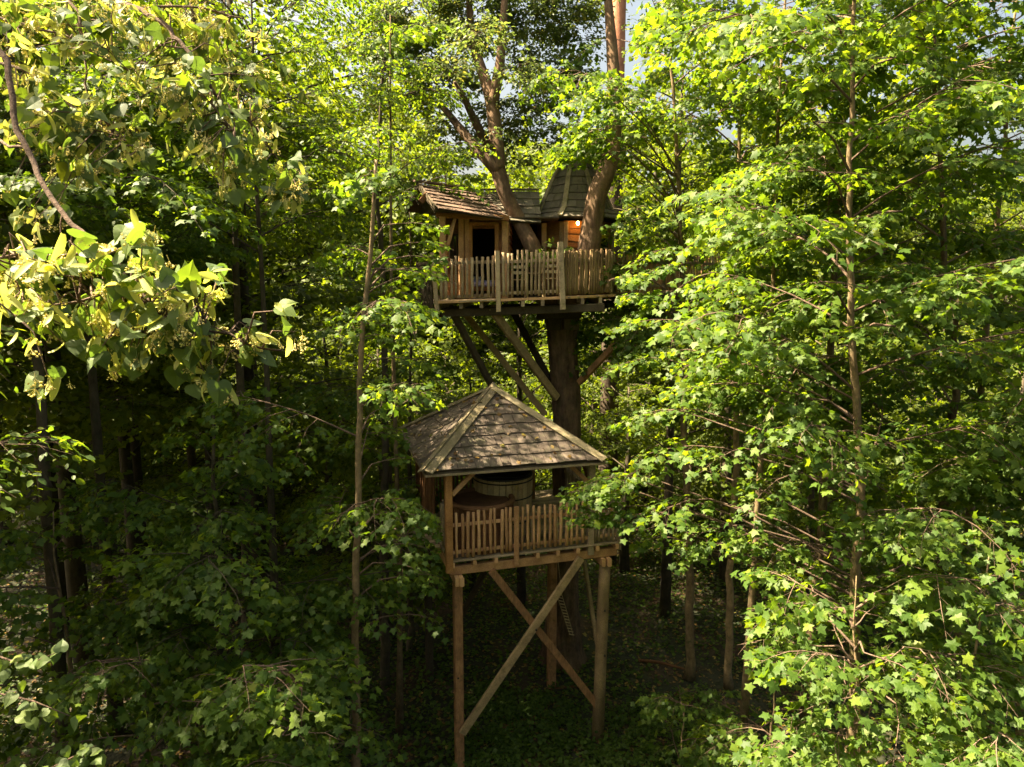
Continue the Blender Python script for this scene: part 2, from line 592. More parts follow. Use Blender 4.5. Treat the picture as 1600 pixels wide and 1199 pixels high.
# what the photograph sees unobstructed between camera and buildings: no twig of a nearer tree grows there
def keep_clear(px, py, Y):
    def box(x0, y0, x1, y1):
        return (px > x0) & (px < x1) & (py > y0) & (py < y1)
    c = box(655, 283, 962, 335) | box(700, 335, 962, 445) | box(662, 440, 962, 480) | box(700, 470, 908, 640) | box(700, 600, 915, 700) | box(640, 640, 935, 742) \
        | box(690, 735, 872, 905) | box(870, 826, 968, 905) | box(702, 900, 965, 1230) | box(960, 905, 1165, 1075) | box(870, 690, 940, 728)
    return (c & (Y < 17.0)) | (box(938, -60, 988, 112) & (Y < 25.0))


def prune(lv, maxY=17.0):
    Pn, A, N, S = lv.arrays()
    if len(Pn) == 0:
        return Pn, A, N, S
    c = Pn + nrm(A) * (S * 0.5)[:, None]
    px, py, d = project(c)
    k = ~keep_clear(px, py, c[:, 1])
    return Pn[k], A[k], N[k], S[k]


def limb(lv, mb, rng, p0, az, L, leaf, dens, ns, r0, rise=(0.35, 0.95), twigs=True, size=(0.26, 0.46), clear=None, lat_k=0.6):
    """a rising limb that carries several flat sprays over its outer part: one clump of the crown"""
    n = 6
    t = np.linspace(0, 1, n)
    az2 = az + np.cumsum(rng.normal(0, 0.16, n))
    st = L / (n - 1)
    rs = rng.uniform(*rise)
    pts = [np.array(p0, float)]
    for i in range(1, n):
        g = rs * (1 - 0.75 * t[i])
        pts.append(pts[-1] + st * np.array([math.cos(az2[i]), math.sin(az2[i]), g]))
    pts = np.array(pts)
    borne = 0
    for k in range(ns):
        u = 0.30 + 0.70 * (k + rng.random()) / ns
        f = u * (n - 1); i = min(int(f), n - 2); w = f - i
        b = pts[i] * (1 - w) + pts[i + 1] * w
        a2 = az2[i] + (rng.choice([-1, 1]) * rng.uniform(0.3, 1.5) if k < ns - 1 else rng.normal(0, 0.3))
        Ls = L * rng.uniform(*size) + 0.25
        l2, m2 = Leaves(), (MB() if mb is not None else None)
        spray(l2, m2, rng, b, a2, Ls, rng.uniform(-0.15, 0.35), rng.uniform(0.25, 0.65), leaf, dens, 0.005 + 0.005 * Ls, twigs=twigs, lat_k=lat_k)
        Pn, A, N, S = l2.arrays()
        if clear is not None and len(Pn):
            px, py, d = project(Pn)
            if clear(px, py, Pn[:, 1]).mean() > 0.25:
                continue
        borne += 1
        # each spray leans its own way
        N = N + rng.normal(0, 0.28, 3)
        lv.add(Pn, A, N, S)
        if m2 is not None:
            b0 = len(mb.v)
            mb.v += m2.v
            mb.f += [tuple(i + b0 for i in f) for f in m2.f]
    if mb is not None and borne > 1:
        mb.tube([tuple(p) for p in pts], [r0 * (1 - 0.8 * x) for x in t], n=5, cap=False)


def trunk_pts(base, top, rng, n=9, wob=0.12):
    b, t = np.array(base, float), np.array(top, float)
    u = np.linspace(0, 1, n)
    p = b[None] * (1 - u)[:, None] + t[None] * u[:, None]
    w = np.cumsum(rng.normal(0, wob / 3, (n, 2)), axis=0)
    w -= np.outer(u, w[-1])
    p[:, :2] += w
    return p


def at_height(tp, z):
    zs = tp[:, 2]
    return np.array([np.interp(z, zs, tp[:, 0]), np.interp(z, zs, tp[:, 1]), z])


def trunk_obj(tp, r0, r1, mat, parent, n=12, flare=1.35, name='trunk'):
    m = len(tp)
    rad = []
    for i in range(m):
        u = i / (m - 1)
        r = r0 * (1 - u) + r1 * u
        if i == 0:
            r *= flare
        rad.append(r)
    rr = random.Random(int(abs(tp[0][0]) * 977))
    mb = MB().tube([tuple(p) for p in tp], rad, n=n, rough=0.06, rnd=rr)
    return mb.build(name, mat, parent, smooth=True)


# single maple leaves (shared meshes) for the leaves that show largest
def one_leaf_meshes(name, mat, tmpl, k=4):
    res = []
    for i in range(k):
        tv = tmpl[0].copy()
        tv[:, 2] += 0.10 * np.sin(tv[:, 1] * 3 + i * 1.7) * (0.4 + tv[:, 0]) + 0.05 * i * tv[:, 0] * tv[:, 0]
        me = bpy.data.meshes.new(name)
        me.from_pydata([tuple(v) for v in tv], [], [tuple(int(j) for j in f) for f in tmpl[1]])
        me.materials.append(mat)
        res.append(me)
    return res


_h = [(0.18, -0.05), (0.38, -0.13), (0.37, 0.05), (0.33, 0.17), (0.52, 0.25), (0.72, 0.45), (0.50, 0.45), (0.46, 0.57), (0.28, 0.50), (0.25, 0.66), (0.22, 0.80), (0.10, 0.83)]
T_MAPLE_HI = fan_template([(0, 0.04)] + _h + [(0, 1.05)] + [(-x, y) for x, y in _h[::-1]], (0, 0.33), lambda x, y: -0.22 * y * y - 0.30 * x * x + 0.04)
MAPLE_ONE = one_leaf_meshes('maple_leaf', M['leaf_maple_one'], T_MAPLE_HI, 8)


def place_leaf_objects(name, meshes, parent, Pn, A, N, S):
    X, A, N = frames(A, N)
    o = OFF[parent.name]
    res = []
    for i in range(len(Pn)):
        ob = bpy.data.objects.new(name, meshes[i % len(meshes)])
        COL.objects.link(ob)
        ob.parent = parent
        s = S[i]
        ob.matrix_local = Matrix(((X[i, 0] * s, A[i, 0] * s, N[i, 0] * s, Pn[i, 0] - o.x),
                                  (X[i, 1] * s, A[i, 1] * s, N[i, 1] * s, Pn[i, 1] - o.y),
                                  (X[i, 2] * s, A[i, 2] * s, N[i, 2] * s, Pn[i, 2] - o.z), (0, 0, 0, 1)))
        res.append(ob)
    return res


def maple(label, base, top, r0, r1, seed, z0, z1, Lmax, nb, leaf=0.15, single=0, mat='bark_maple', azs=None, extra=(), tmpl=None,
          dens=1.0, group=None, name='maple_tree', lift=(0.15, 0.5), tp=None):
    rng = np.random.default_rng(seed)
    root = thing(name, label, 'tree', tuple(base), group)
    if tp is None:
        tp = trunk_pts(base, top, rng)
    trunk_obj(tp, r0, r1, M[mat], root)
    lv, mb = Leaves(), MB()
    nl = max(5, int(nb / 2.6))
    for i in range(nl):
        u = (i + rng.random()) / nl
        z = z0 + (z1 - z0) * u
        p = at_height(tp, z)
        L = Lmax * (0.40 + 0.60 * math.sin(math.pi * min(1, 0.25 + 0.75 * u))) * rng.uniform(0.7, 1.2)
        az = (i * 2.4 + rng.normal(0, 0.4)) if azs is None else math.radians(rng.uniform(*azs))
        limb(lv, mb, rng, p, az, L, leaf, dens, int(4 + 2 * L), 0.008 + 0.006 * L, clear=keep_clear)
    for (q, az, L) in extra:                         # boughs with a known place: q is where the spray begins
        q = np.array(q)
        zt = min(max(q[2] - 0.35 * np.linalg.norm(q[:2] - tp[0][:2]), tp[0][2] + 0.5), tp[-1][2] - 0.1)
        s = at_height(tp, zt)
        mid = (s + q) / 2; mid[2] += 0.15
        mb.tube([tuple(s), tuple(mid), tuple(q)], [0.024, 0.018, 0.012], n=5, cap=False)
        spray(lv, mb, rng, q, math.radians(az), L, rng.uniform(0.0, 0.2), rng.uniform(0.2, 0.4), leaf, dens * 1.15, 0.011)
    Pn, A, N, S = prune(lv)
    if len(mb.v):
        mb.build('branches', M['twig' if mat != 'bark_dark' else mat], root, smooth=True, kind='stuff')
    if single and len(Pn):
        px, py, d = project(Pn)
        inside = (px > 0) & (px < 1600) & (py > 0) & (py < 1199) & (d > 0.5)
        key = np.where(inside, S / np.maximum(d, 0.1), -1)
        idx = np.argsort(-key)[:single]
        idx = idx[key[idx] > 0]
        place_leaf_objects('leaf', MAPLE_ONE, root, Pn[idx], A[idx], N[idx], S[idx])
        k = np.ones(len(Pn), bool); k[idx] = False
        Pn, A, N, S = Pn[k], A[k], N[k], S[k]
    if len(Pn):
        me = leaf_mesh('crown', tmpl or T_MAPLE, Pn, A, N, S, M['leaf_maple'], tuple(base))
        c = bpy.data.objects.new('crown', me)
        link_child(c, root)
        c['kind'] = 'stuff'
    return root


# ================================================================== TREEHOUSE
# ---- lower pavilion geometry, from the roof corners
ZE = CH - 3.75                                   # eave height
EFL, EFR, EBL = Pz(665, 738, ZE), Pz(945, 718, ZE), Pz(625, 672, ZE)
EBR = EFR + (EBL - EFL)
RC = (EFR + EBL) / 2
APEX = Vector((RC.x + 0.02, RC.y, P(783, 606, RC.y).z))
FX = (EFR - EFL).normalized()                    # along the front
FY = Vector((-FX.y, FX.x, 0))                    # towards the back
ZD = CH - 5.80                                   # lower deck top


def face_shingles(e0, e1, apex, courses, width, mat, parent, seed, joined=False, thick=0.022, top_cut=0.0):
    rr = random.Random(seed)
    n = (e1 - e0).cross(apex - e0).normalized()
    if n.z < 0:
        n = -n
    jm = MB()
    for c in range(courses):
        s0 = c / courses * (1 - top_cut); s1 = (c + 1) / courses * (1 - top_cut)
        s1o = min(s1 + 0.25 / courses, 1.0)
        l0, r0 = e0.lerp(apex, s0), e1.lerp(apex, s0)
        l1, r1 = e0.lerp(apex, s1o), e1.lerp(apex, s1o)
        x = -rr.random() * width
        W = (r0 - l0).length
        W1 = (r1 - l1).length
        d = (e1 - e0).normalized()
        off1 = (l1 - l0).dot(d)
        while x < W:
            w = width * rr.uniform(0.65, 1.3)
            a0, b0 = max(x + 0.004, 0), min(x + w - 0.004, W)
            a1, b1 = min(max(x + 0.004, off1), off1 + W1), max(min(x + w - 0.004, off1 + W1), off1)
            if b0 - a0 > 0.02:
                up = (l1 - l0) - d * off1
                j = rr.uniform(-0.02, 0.012)
                lo = n * (0.040 + rr.uniform(0, 0.010)); hi = n * 0.012
                dn = -up.normalized() * (0.02 + j)
                q = [l0 + d * a0 + lo + dn, l0 + d * b0 + lo + dn, l0 + d * b1 + up + hi, l0 + d * a1 + up + hi]
                if b1 - a1 < 0.005:
                    q[3] = q[2] - d * 0.004
                m = jm if joined else MB()
                m.slab(q, thick)
                if not joined:
                    m.build('shingle', mat, parent)
            x += w
    if joined:
        jm.build('shingles', mat, parent, kind='stuff')


def picket(mb, p, h, lean, rr, r=0.026):
    pts = []
    for i in range(5):
        u = i / 4
        pts.append((p.x + lean * u + rr.uniform(-0.008, 0.008), p.y + rr.uniform(-0.008, 0.008), p.z + h * u))
    mb.tube(pts, [r * rr.uniform(0.85, 1.1) for _ in pts], n=6)


def build_pavilion():
    rr = random.Random(5)
    root = thing('pavilion', 'open wooden pavilion with a shingled pyramid roof below the treehouse', 'pavilion', (RC.x, RC.y, ZD))
    sheath = MB()
    ix = 0.04
    c = [EFL, EFR, EBR, EBL]
    dn = Vector((0, 0, -0.05))
    vs = [x + dn for x in c] + [APEX + dn] + [x + dn * 2 for x in c] + [APEX + dn * 2]
    fs = [(0, 1, 4), (1, 2, 4), (2, 3, 4), (3, 0, 4), (6, 5, 9), (7, 6, 9), (8, 7, 9), (5, 8, 9), (0, 5, 6, 1), (1, 6, 7, 2), (2, 7, 8, 3), (3, 8, 5, 0)]
    sheath.add(vs, fs)
    roof = sheath.build('roof', M['dark_wood'], root)
    face_shingles(EFL, EFR, APEX, 8, 0.21, M['shingle'], roof, 1)
    face_shingles(EBL, EFL, APEX, 8, 0.21, M['shingle'], roof, 2)
    face_shingles(EFR, EBR, APEX, 8, 0.24, M['shingle'], roof, 3, joined=True)
    face_shingles(EBR, EBL, APEX, 8, 0.24, M['shingle'], roof, 4, joined=True)
    # hip boards: a pair over every hip
    nf = [(a - APEX).cross(b - APEX).normalized() for a, b in ((EFL, EFR), (EFR, EBR), (EBR, EBL), (EBL, EFL))]
    nf = [n if n.z > 0 else -n for n in nf]
    for i, e in enumerate(c):
        hd = (APEX - e).normalized()
        for n, sgn in ((nf[i], 1), (nf[(i - 1) % 4], -1)):
            s = n.cross(hd).normalized()
            other = c[(i + 1) % 4] if sgn == 1 else c[(i - 1) % 4]
            if s.dot(other - e) < 0:
                s = -s
            e2 = e - hd * 0.03
            lift = n * (0.078 if sgn == 1 else 0.082)
            wd = 0.17
            q = [e2 + lift - s * 0.01, e2 + lift + s * wd, APEX + lift + s * wd * 0.9 - hd * 0.06, APEX + lift - s * 0.01 + hd * 0.02]
            if (q[2] - q[0]).cross(q[3] - q[1]).dot(n) < 0:
                q = [q[1], q[0], q[3], q[2]]
            MB().slab(q, 0.026).build('hip_board', M['hip'], roof)
    MB().tube([APEX + Vector((0, 0, 0.03)), APEX + Vector((0, 0, 0.13))], [0.10, 0.03], n=8).build('finial_cap', M['hip'], roof)
    for i in range(4):
        a, b = c[i], c[(i + 1) % 4]
        o = Vector((0, 0, -0.09))
        MB().beam(a + o, b + o, 0.03, 0.05).build('fascia', M['grey_wood'], roof)
    # posts under a ring beam, knee braces
    ins = 0.42
    corners = []
    for e, sx, sy in ((EFL, 1, 1), (EFR, -1, 1), (EBR, -1, -1), (EBL, 1, -1)):
        corners.append(Vector((e.x, e.y, 0)) + FX * (ins * sx) + FY * (ins * sy))
    fl = P(701, 800, 13.95); corners[0] = Vector((fl.x, fl.y, 0))
    fr = P(923, 800, corners[1].y); corners[1] = Vector((fr.x, corners[1].y, 0))
    zt = ZE + 0.03
    names = ['orange_wood', 'grey_wood', 'rust_wood', 'rust_wood']
    for k, q in enumerate(corners):
        top = zt
        MB().beam(Vector((q.x, q.y, ZD - (0.25 if k < 2 else 0))), Vector((q.x, q.y, top)), 0.155, 0.155, up=FY).build('post', M[names[k]], root)
    for k in range(4):
        a, b = corners[k], corners[(k + 1) % 4]
        z = Vector((0, 0, zt - 0.06))
        MB().beam(a + z, b + z, 0.11, 0.14).build('ring_beam', M['tan_wood'], root)
        d = (b - a).normalized()
        for q, sg in ((a, 1), (b, -1)):
            s = q + d * (0.08 * sg) + Vector((0, 0, zt - 0.62)); e = q + d * (0.60 * sg) + Vector((0, 0, zt - 0.13))
            MB().beam(s, e, 0.075, 0.095).build('knee_brace', M['tan_wood'] if k == 0 else M['rust_wood'], root)
    # tall screen of rough poles along the back and the rear half of the left side
    sc = []
    a, b = corners[3], corners[2]
    n = int((b - a).length / 0.115)
    for i in range(1, n):
        sc.append(a.lerp(b, i / n))
    a2 = corners[0].lerp(corners[3], 0.45)
    n = int((corners[3] - a2).length / 0.115)
    for i in range(n):
        sc.append(a2.lerp(corners[3], i / n))
    for q in sc:
        MB().tube([(q.x + rr.uniform(-.01, .01), q.y, ZD), (q.x + rr.uniform(-.02, .02), q.y, ZD + 1.0), (q.x + rr.uniform(-.02, .02), q.y, zt - 0.1)],
                  [0.034, 0.03, 0.028], n=6).build('screen_pole', M['rust_wood'], root)
    rg = np.random.default_rng(12)
    Pn, Nn = [], []
    for (a, b), n_, cnt in (((EFL, EFR), nf[0], 70), ((EBL, EFL), nf[3], 50)):
        for _ in range(cnt):
            u, v = rg.random(), rg.random() ** 1.4
            q = a.lerp(b, u).lerp(APEX, v) + n_ * 0.062
            Pn.append(q); Nn.append(n_)
    k = len(Pn)
    A = rg.normal(0, 1, (k, 3))
    fo = bpy.data.objects.new('fallen_leaves', leaf_mesh('fallen_leaves', T_MAPLE, np.array(Pn), A, np.array(Nn) + rg.normal(0, 0.15, (k, 3)), rg.uniform(0.06, 0.11, k), M['dead_leaf'], tuple(OFF[root.name])))
    link_child(fo, roof); fo['kind'] = 'stuff'
    return root, corners


PAV, PC = build_pavilion()

# ---- lower platform
DFL = Pz(702, 878, ZD); DFR = Pz(969, 847, ZD)
DX = (DFR - DFL).normalized(); DYV = Vector((-DX.y, DX.x, 0))
DEPTH = 4.35


def build_lower_platform():
    root = thing('lower_platform', 'lower timber platform on tall braced legs carrying the pavilion', 'platform', ((DFL + DFR) / 2 * 1.0 - Vector((0, 0, ZD))))
    W = (DFR - DFL).length
    rr = random.Random(9)
    nb = int(DEPTH / 0.145)
    for i in range(nb):
        y = (i + 0.5) * DEPTH / nb
        a = DFL + DYV * y + DX * rr.uniform(-0.015, 0.015); b = DFL + DX * W + DYV * y
        o = Vector((0, 0, -0.018 + rr.uniform(-0.002, 0.002)))
        MB().beam(a + o, b + o, DEPTH / nb - 0.008, 0.036).build('deck_board', M['grey_wood'], root)
    # landing wedge that juts out on the left side
    for i in range(8):
        y = 1.0 + i * 0.15
        a = DFL + DYV * y - DX * (0.12 + 0.10 * i * (1 if i < 6 else 0.5)); b = DFL + DYV * y - DX * 0.02
        MB().beam(a + Vector((0, 0, -0.02)), b + Vector((0, 0, -0.02)), 0.14, 0.036).build('landing_board', M['grey_wood'], root)
    nj = 9
    for i in range(nj):
        x = 0.08 + i * (W - 0.16) / (nj - 1)
        a = DFL + DX * x - DYV * 0.02 + Vector((0, 0, -0.095)); b = a + DYV * (DEPTH + 0.02)
        MB().beam(a, b, 0.075, 0.115).build('joist', M['tan_wood'], root)
    zb = -0.255
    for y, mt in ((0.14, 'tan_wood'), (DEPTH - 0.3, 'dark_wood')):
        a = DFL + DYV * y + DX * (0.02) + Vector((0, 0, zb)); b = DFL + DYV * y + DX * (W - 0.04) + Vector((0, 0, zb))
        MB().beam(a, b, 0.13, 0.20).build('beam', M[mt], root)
    # legs
    lf = Pz(716, 905, ZD - 0.45); lf = Vector((lf.x, (DFL + DYV * 0.14 + DX * 0.1).y, 0))
    lf.x = P(715, 930, lf.y).x
    rf = DFL + DX * (W - 0.2) + DYV * 0.14; rf = Vector((P(945, 900, rf.y).x, rf.y, 0))
    lb = lf + DYV * (DEPTH - 0.45); rb = Vector((P(862, 1000, 17.3).x, 17.3, 0))
    zt = ZD - 0.55
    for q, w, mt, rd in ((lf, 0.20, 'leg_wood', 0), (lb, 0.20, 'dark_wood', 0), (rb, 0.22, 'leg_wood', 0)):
        MB().beam((q.x, q.y, gz(q.x, q.y) - 0.3), (q.x, q.y, zt), w, w, up=FY, ch=0.14).build('leg', M[mt], root)
    q = rf
    MB().tube([(q.x - 0.10, q.y, gz(q.x, q.y) - 0.3), (q.x - 0.06, q.y, 2.0), (q.x - 0.02, q.y, 4.0), (q.x, q.y, zt)], [0.15, 0.142, 0.138, 0.132], n=14).build(
        'leg', M['brace_wood'], root, smooth=True)
    # cap beams running front to back on the legs, block ends showing
    for q in (lf, rf):
        for s in (-0.055, 0.085) if q is rf else (0.02, 0.12):
            a = Vector((q.x + s, q.y - 0.20, zt + 0.095)); b = a + DYV * (DEPTH - 0.2)
            MB().beam(a, b, 0.09, 0.19).build('cap_beam', M['tan_wood'], root)
    # X bracing at the front, one brace proud of the other
    def br(p, q, y0, y1, w, mt, w2=0.09):
        MB().beam(P(p[0], p[1], y0), P(q[0], q[1], y1), w2, w, up=(0, 0, 1)).build('brace', M[mt], root)
    br((768, 892), (934, 1104), lf.y + 0.16, rf.y - 0.02, 0.165, 'leg_wood')
    br((908, 872), (722, 1146), rf.y - 0.32, lf.y - 0.13, 0.175, 'brace_wood')
    br((913, 878), (934, 1012), rf.y + 2.2, rf.y + 0.1, 0.14, 'brace_wood')
    br((934, 1012), (936, 1080), rf.y + 0.1, rf.y + 0.02, 0.10, 'brace_wood')
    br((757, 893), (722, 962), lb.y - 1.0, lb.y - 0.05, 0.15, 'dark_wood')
    # bolts
    for px, py, y in ((716, 1060, lf.y - 0.105), (945, 955, rf.y - 0.15), (945, 1025, rf.y - 0.15), (838, 985, 13.85)):
        p = P(px, py, y)
        MB().tube([p + Vector((0, 0.03, 0)), p - Vector((0, 0.01, 0))], 0.022, n=8).build('bolt', M['iron'], root)
    return root


build_lower_platform()


def fence_line(root, pts, zf, hpick, rr, mat_p, mat_r, spacing=0.125, rails=(0.16, 0.78), r=0.025, pos=None, gapz=0.05):
    """pts: two ends (Vector), zf: function giving the deck height"""
    a, b = pts
    for z in rails:
        MB().beam(Vector((a.x, a.y, zf(a) + z * hpick)) + Vector((0, 0.035, 0)), Vector((b.x, b.y, zf(b) + z * hpick)) + Vector((0, 0.035, 0)), 0.04, 0.075).build('rail', M[mat_r], root)
    L = (b - a).length
    n = max(1, int(L / spacing))
    us = [(i + 0.5) / n for i in range(n)] if pos is None else pos
    for u in us:
        p = a.lerp(b, min(max(u + rr.uniform(-0.01, 0.01), 0), 1))
        p = Vector((p.x, p.y, zf(p) + gapz + rr.uniform(-0.02, 0.02)))
        mb = MB(); picket(mb, p, hpick * rr.uniform(0.97, 1.03), rr.uniform(-0.018, 0.018), rr, r * rr.uniform(0.8, 1.2))
        mb.build('picket', M[mat_p], root, smooth=True)


def build_lower_fence():
    rr = random.Random(21)
    root = thing('picket_fence', 'rustic tan picket fence around the lower pavilion deck', 'fence', ((DFL + DFR) / 2), 'rustic picket fences of the treehouse')
    zf = lambda p: ZD
    W = (DFR - DFL).length

    def on(px, y=0.06):
        # point on the front edge seen at pixel column px
        r = ray(px, 850)
        a = DFL + DYV * y
        # solve (a + DX t).x / y relation on the ground plan
        k = r.x / r.y
        t = (k * a.y - a.x) / (DX.x - k * DX.y)
        return a + DX * t
    def us(cols, a, b):
        return [((on(c) - a).length) / (b - a).length for c in cols]
    a, m, b, e = on(703), on(807), on(923), on(967)
    c1 = [714, 722.6, 730, 740, 749, 757, 766, 774, 784, 791.6, 798.6]
    c2 = [815.6, 824.6, 833.6, 842, 851, 859, 867, 876, 885, 893, 901, 910]
    c3 = [931, 936, 943, 951, 958, 963]
    fence_line(root, (a, m), zf, 0.98, rr, 'tan_wood', 'tan_wood', pos=us(c1, a, m), r=0.036)
    fence_line(root, (m, b), zf, 0.98, rr, 'tan_wood', 'tan_wood', pos=us(c2, m, b), r=0.036)
    fence_line(root, (b, e), zf, 0.98, rr, 'grey_wood', 'tan_wood', pos=us(c3, b, e), r=0.034)
    MB().beam(Vector((m.x, m.y - 0.02, ZD - 0.26)), Vector((m.x, m.y - 0.02, ZD + 1.06)), 0.115, 0.115).build('post', M['tan_wood'], root)
    MB().beam(Vector((e.x, e.y, ZD - 0.2)), Vector((e.x, e.y, ZD + 1.02)), 0.10, 0.10).build('post', M['grey_wood'], root)
    er = DFR + DYV * (DEPTH - 0.1) - DX * 0.05
    fence_line(root, (e, er), zf, 0.98, rr, 'grey_wood', 'grey_wood', spacing=0.13, r=0.032)
    el = DFL + DYV * 1.0 + DX * 0.04
    fence_line(root, (DFL + DX * 0.03 + DYV * 0.2, el), zf, 0.98, rr, 'grey_wood', 'grey_wood', spacing=0.13, r=0.032)


build_lower_fence()


def build_tubs():
    # tall pale barrel tub with a black lid
    c = P(786, 800, 15.9); r = 0.66
    root = thing('hot_tub', 'tall pale wooden stave hot tub with a black lid under the pavilion roof', 'hot tub', (c.x, c.y, ZD))
    n = 30
    ht = 1.38
    for k in range(n):
        a = 2 * math.pi * (k + 0.5) / n
        d = Vector((math.cos(a), math.sin(a), 0))
        p = Vector((c.x, c.y, ZD)) + d * r
        MB().beam(p, p + Vector((0, 0, ht)) + d * 0.03, 2 * math.pi * r / n - 0.004, 0.045, up=d).build('stave', M['stave'], root)
    for z in (0.35, 0.92, ht - 0.07):
        MB().tube([(c.x + (r + 0.035 + 0.02 * z) * math.cos(2 * math.pi * i / 28), c.y + (r + 0.035 + 0.02 * z) * math.sin(2 * math.pi * i / 28), ZD + z) for i in range(29)],
                  0.016, n=6, cap=False).build('hoop', M['iron'], root, smooth=True)
    lid = MB().tube([(c.x, c.y, ZD + ht - 0.02), (c.x, c.y, ZD + ht + 0.04), (c.x, c.y, ZD + ht + 0.06)], [r + 0.05, r + 0.05, r + 0.02], n=32).build('lid', M['lid'], root)
    for i in range(-3, 4):
        y = i * 0.17
        hw = math.sqrt(max(0.0, (r - 0.02) ** 2 - y * y))
        MB().beam((c.x - hw, c.y + y, ZD + ht + 0.07), (c.x + hw, c.y + y, ZD + ht + 0.07), 0.14, 0.02).build('lid_board', M['lid'], lid)
    # lower, wider brown tub
    c2 = P(752, 850, 15.0); r2 = 0.72; h2 = 1.02
    root = thing('plunge_tub', 'low wide brown wooden tub with rounded rim behind the left pickets', 'hot tub', (c2.x, c2.y, ZD))
    n = 28
    for k in range(n):
        a = 2 * math.pi * (k + 0.5) / n
        d = Vector((math.cos(a), math.sin(a), 0))
        p = Vector((c2.x, c2.y, ZD)) + d * (r2 - 0.03)
        MB().beam(p, p + Vector((0, 0, h2)) + d * 0.03, 2 * math.pi * r2 / n - 0.004, 0.045, up=d).build('stave', M['rust_wood'], root)
    MB().tube([(c2.x + r2 * math.cos(2 * math.pi * i / 32), c2.y + r2 * math.sin(2 * math.pi * i / 32), ZD + h2 + 0.02) for i in range(33)], 0.065, n=8, cap=False).build(
        'rim', M['rust_wood'], root, smooth=True)
    MB().tube([(c2.x, c2.y, ZD + h2 - 0.22), (c2.x, c2.y, ZD + h2 - 0.02), (c2.x, c2.y, ZD + h2 + 0.03)], [r2 - 0.06, r2 - 0.06, r2 - 0.12], n=28).build('cover', M['rust_wood'], root)
    # two steps in front of the pale tub
    s = P(852, 850, 15.1)
    root = thing('tub_steps', 'pale wooden steps standing beside the pale hot tub', 'steps', (s.x, s.y, ZD))
    for i, (h, y) in enumerate(((0.32, 0.0), (0.64, 0.28))):
        MB().beam(Vector((s.x - 0.32, s.y + y, ZD + h)), Vector((s.x + 0.32, s.y + y + 0.05, ZD + h)), 0.27, 0.045).build('tread', M['stave'], root)
    for sx in (-0.30, 0.30):
        MB().slab([Vector((s.x + sx, s.y - 0.13, ZD)), Vector((s.x + sx, s.y + 0.42, ZD)), Vector((s.x + sx, s.y + 0.42, ZD + 0.61)), Vector((s.x + sx, s.y - 0.13, ZD + 0.29))], 0.04).build(
            'side_board', M['stave'], root)


build_tubs()

# ---- upper platform
def zu(p):
    """upper deck height: it sags a little to the left"""
    return CH - 0.265 + 0.035 * p.x


UA = P(681, 455, 16.45); UB = P(884, 455, 16.6); UCc = P(962, 455, 17.4)
UF = P(650, 455, 17.5); UE = Vector((-2.75, 21.2, 0)); UD = Vector((3.2, 21.2, 0))
UPOLY = [Vector((q.x, q.y, 0)) for q in (UA, UB, UCc, UD, UE, UF)]
OAK = Vector((P(883, 600, 18.75).x, 18.75, 0))


def scan(poly, y):
    xs = []
    for i in range(len(poly)):
        a, b = poly[i], poly[(i + 1) % len(poly)]
        if (a.y <= y) != (b.y <= y):
            xs.append(a.x + (b.x - a.x) * (y - a.y) / (b.y - a.y))
    return (min(xs), max(xs)) if len(xs) >= 2 else None


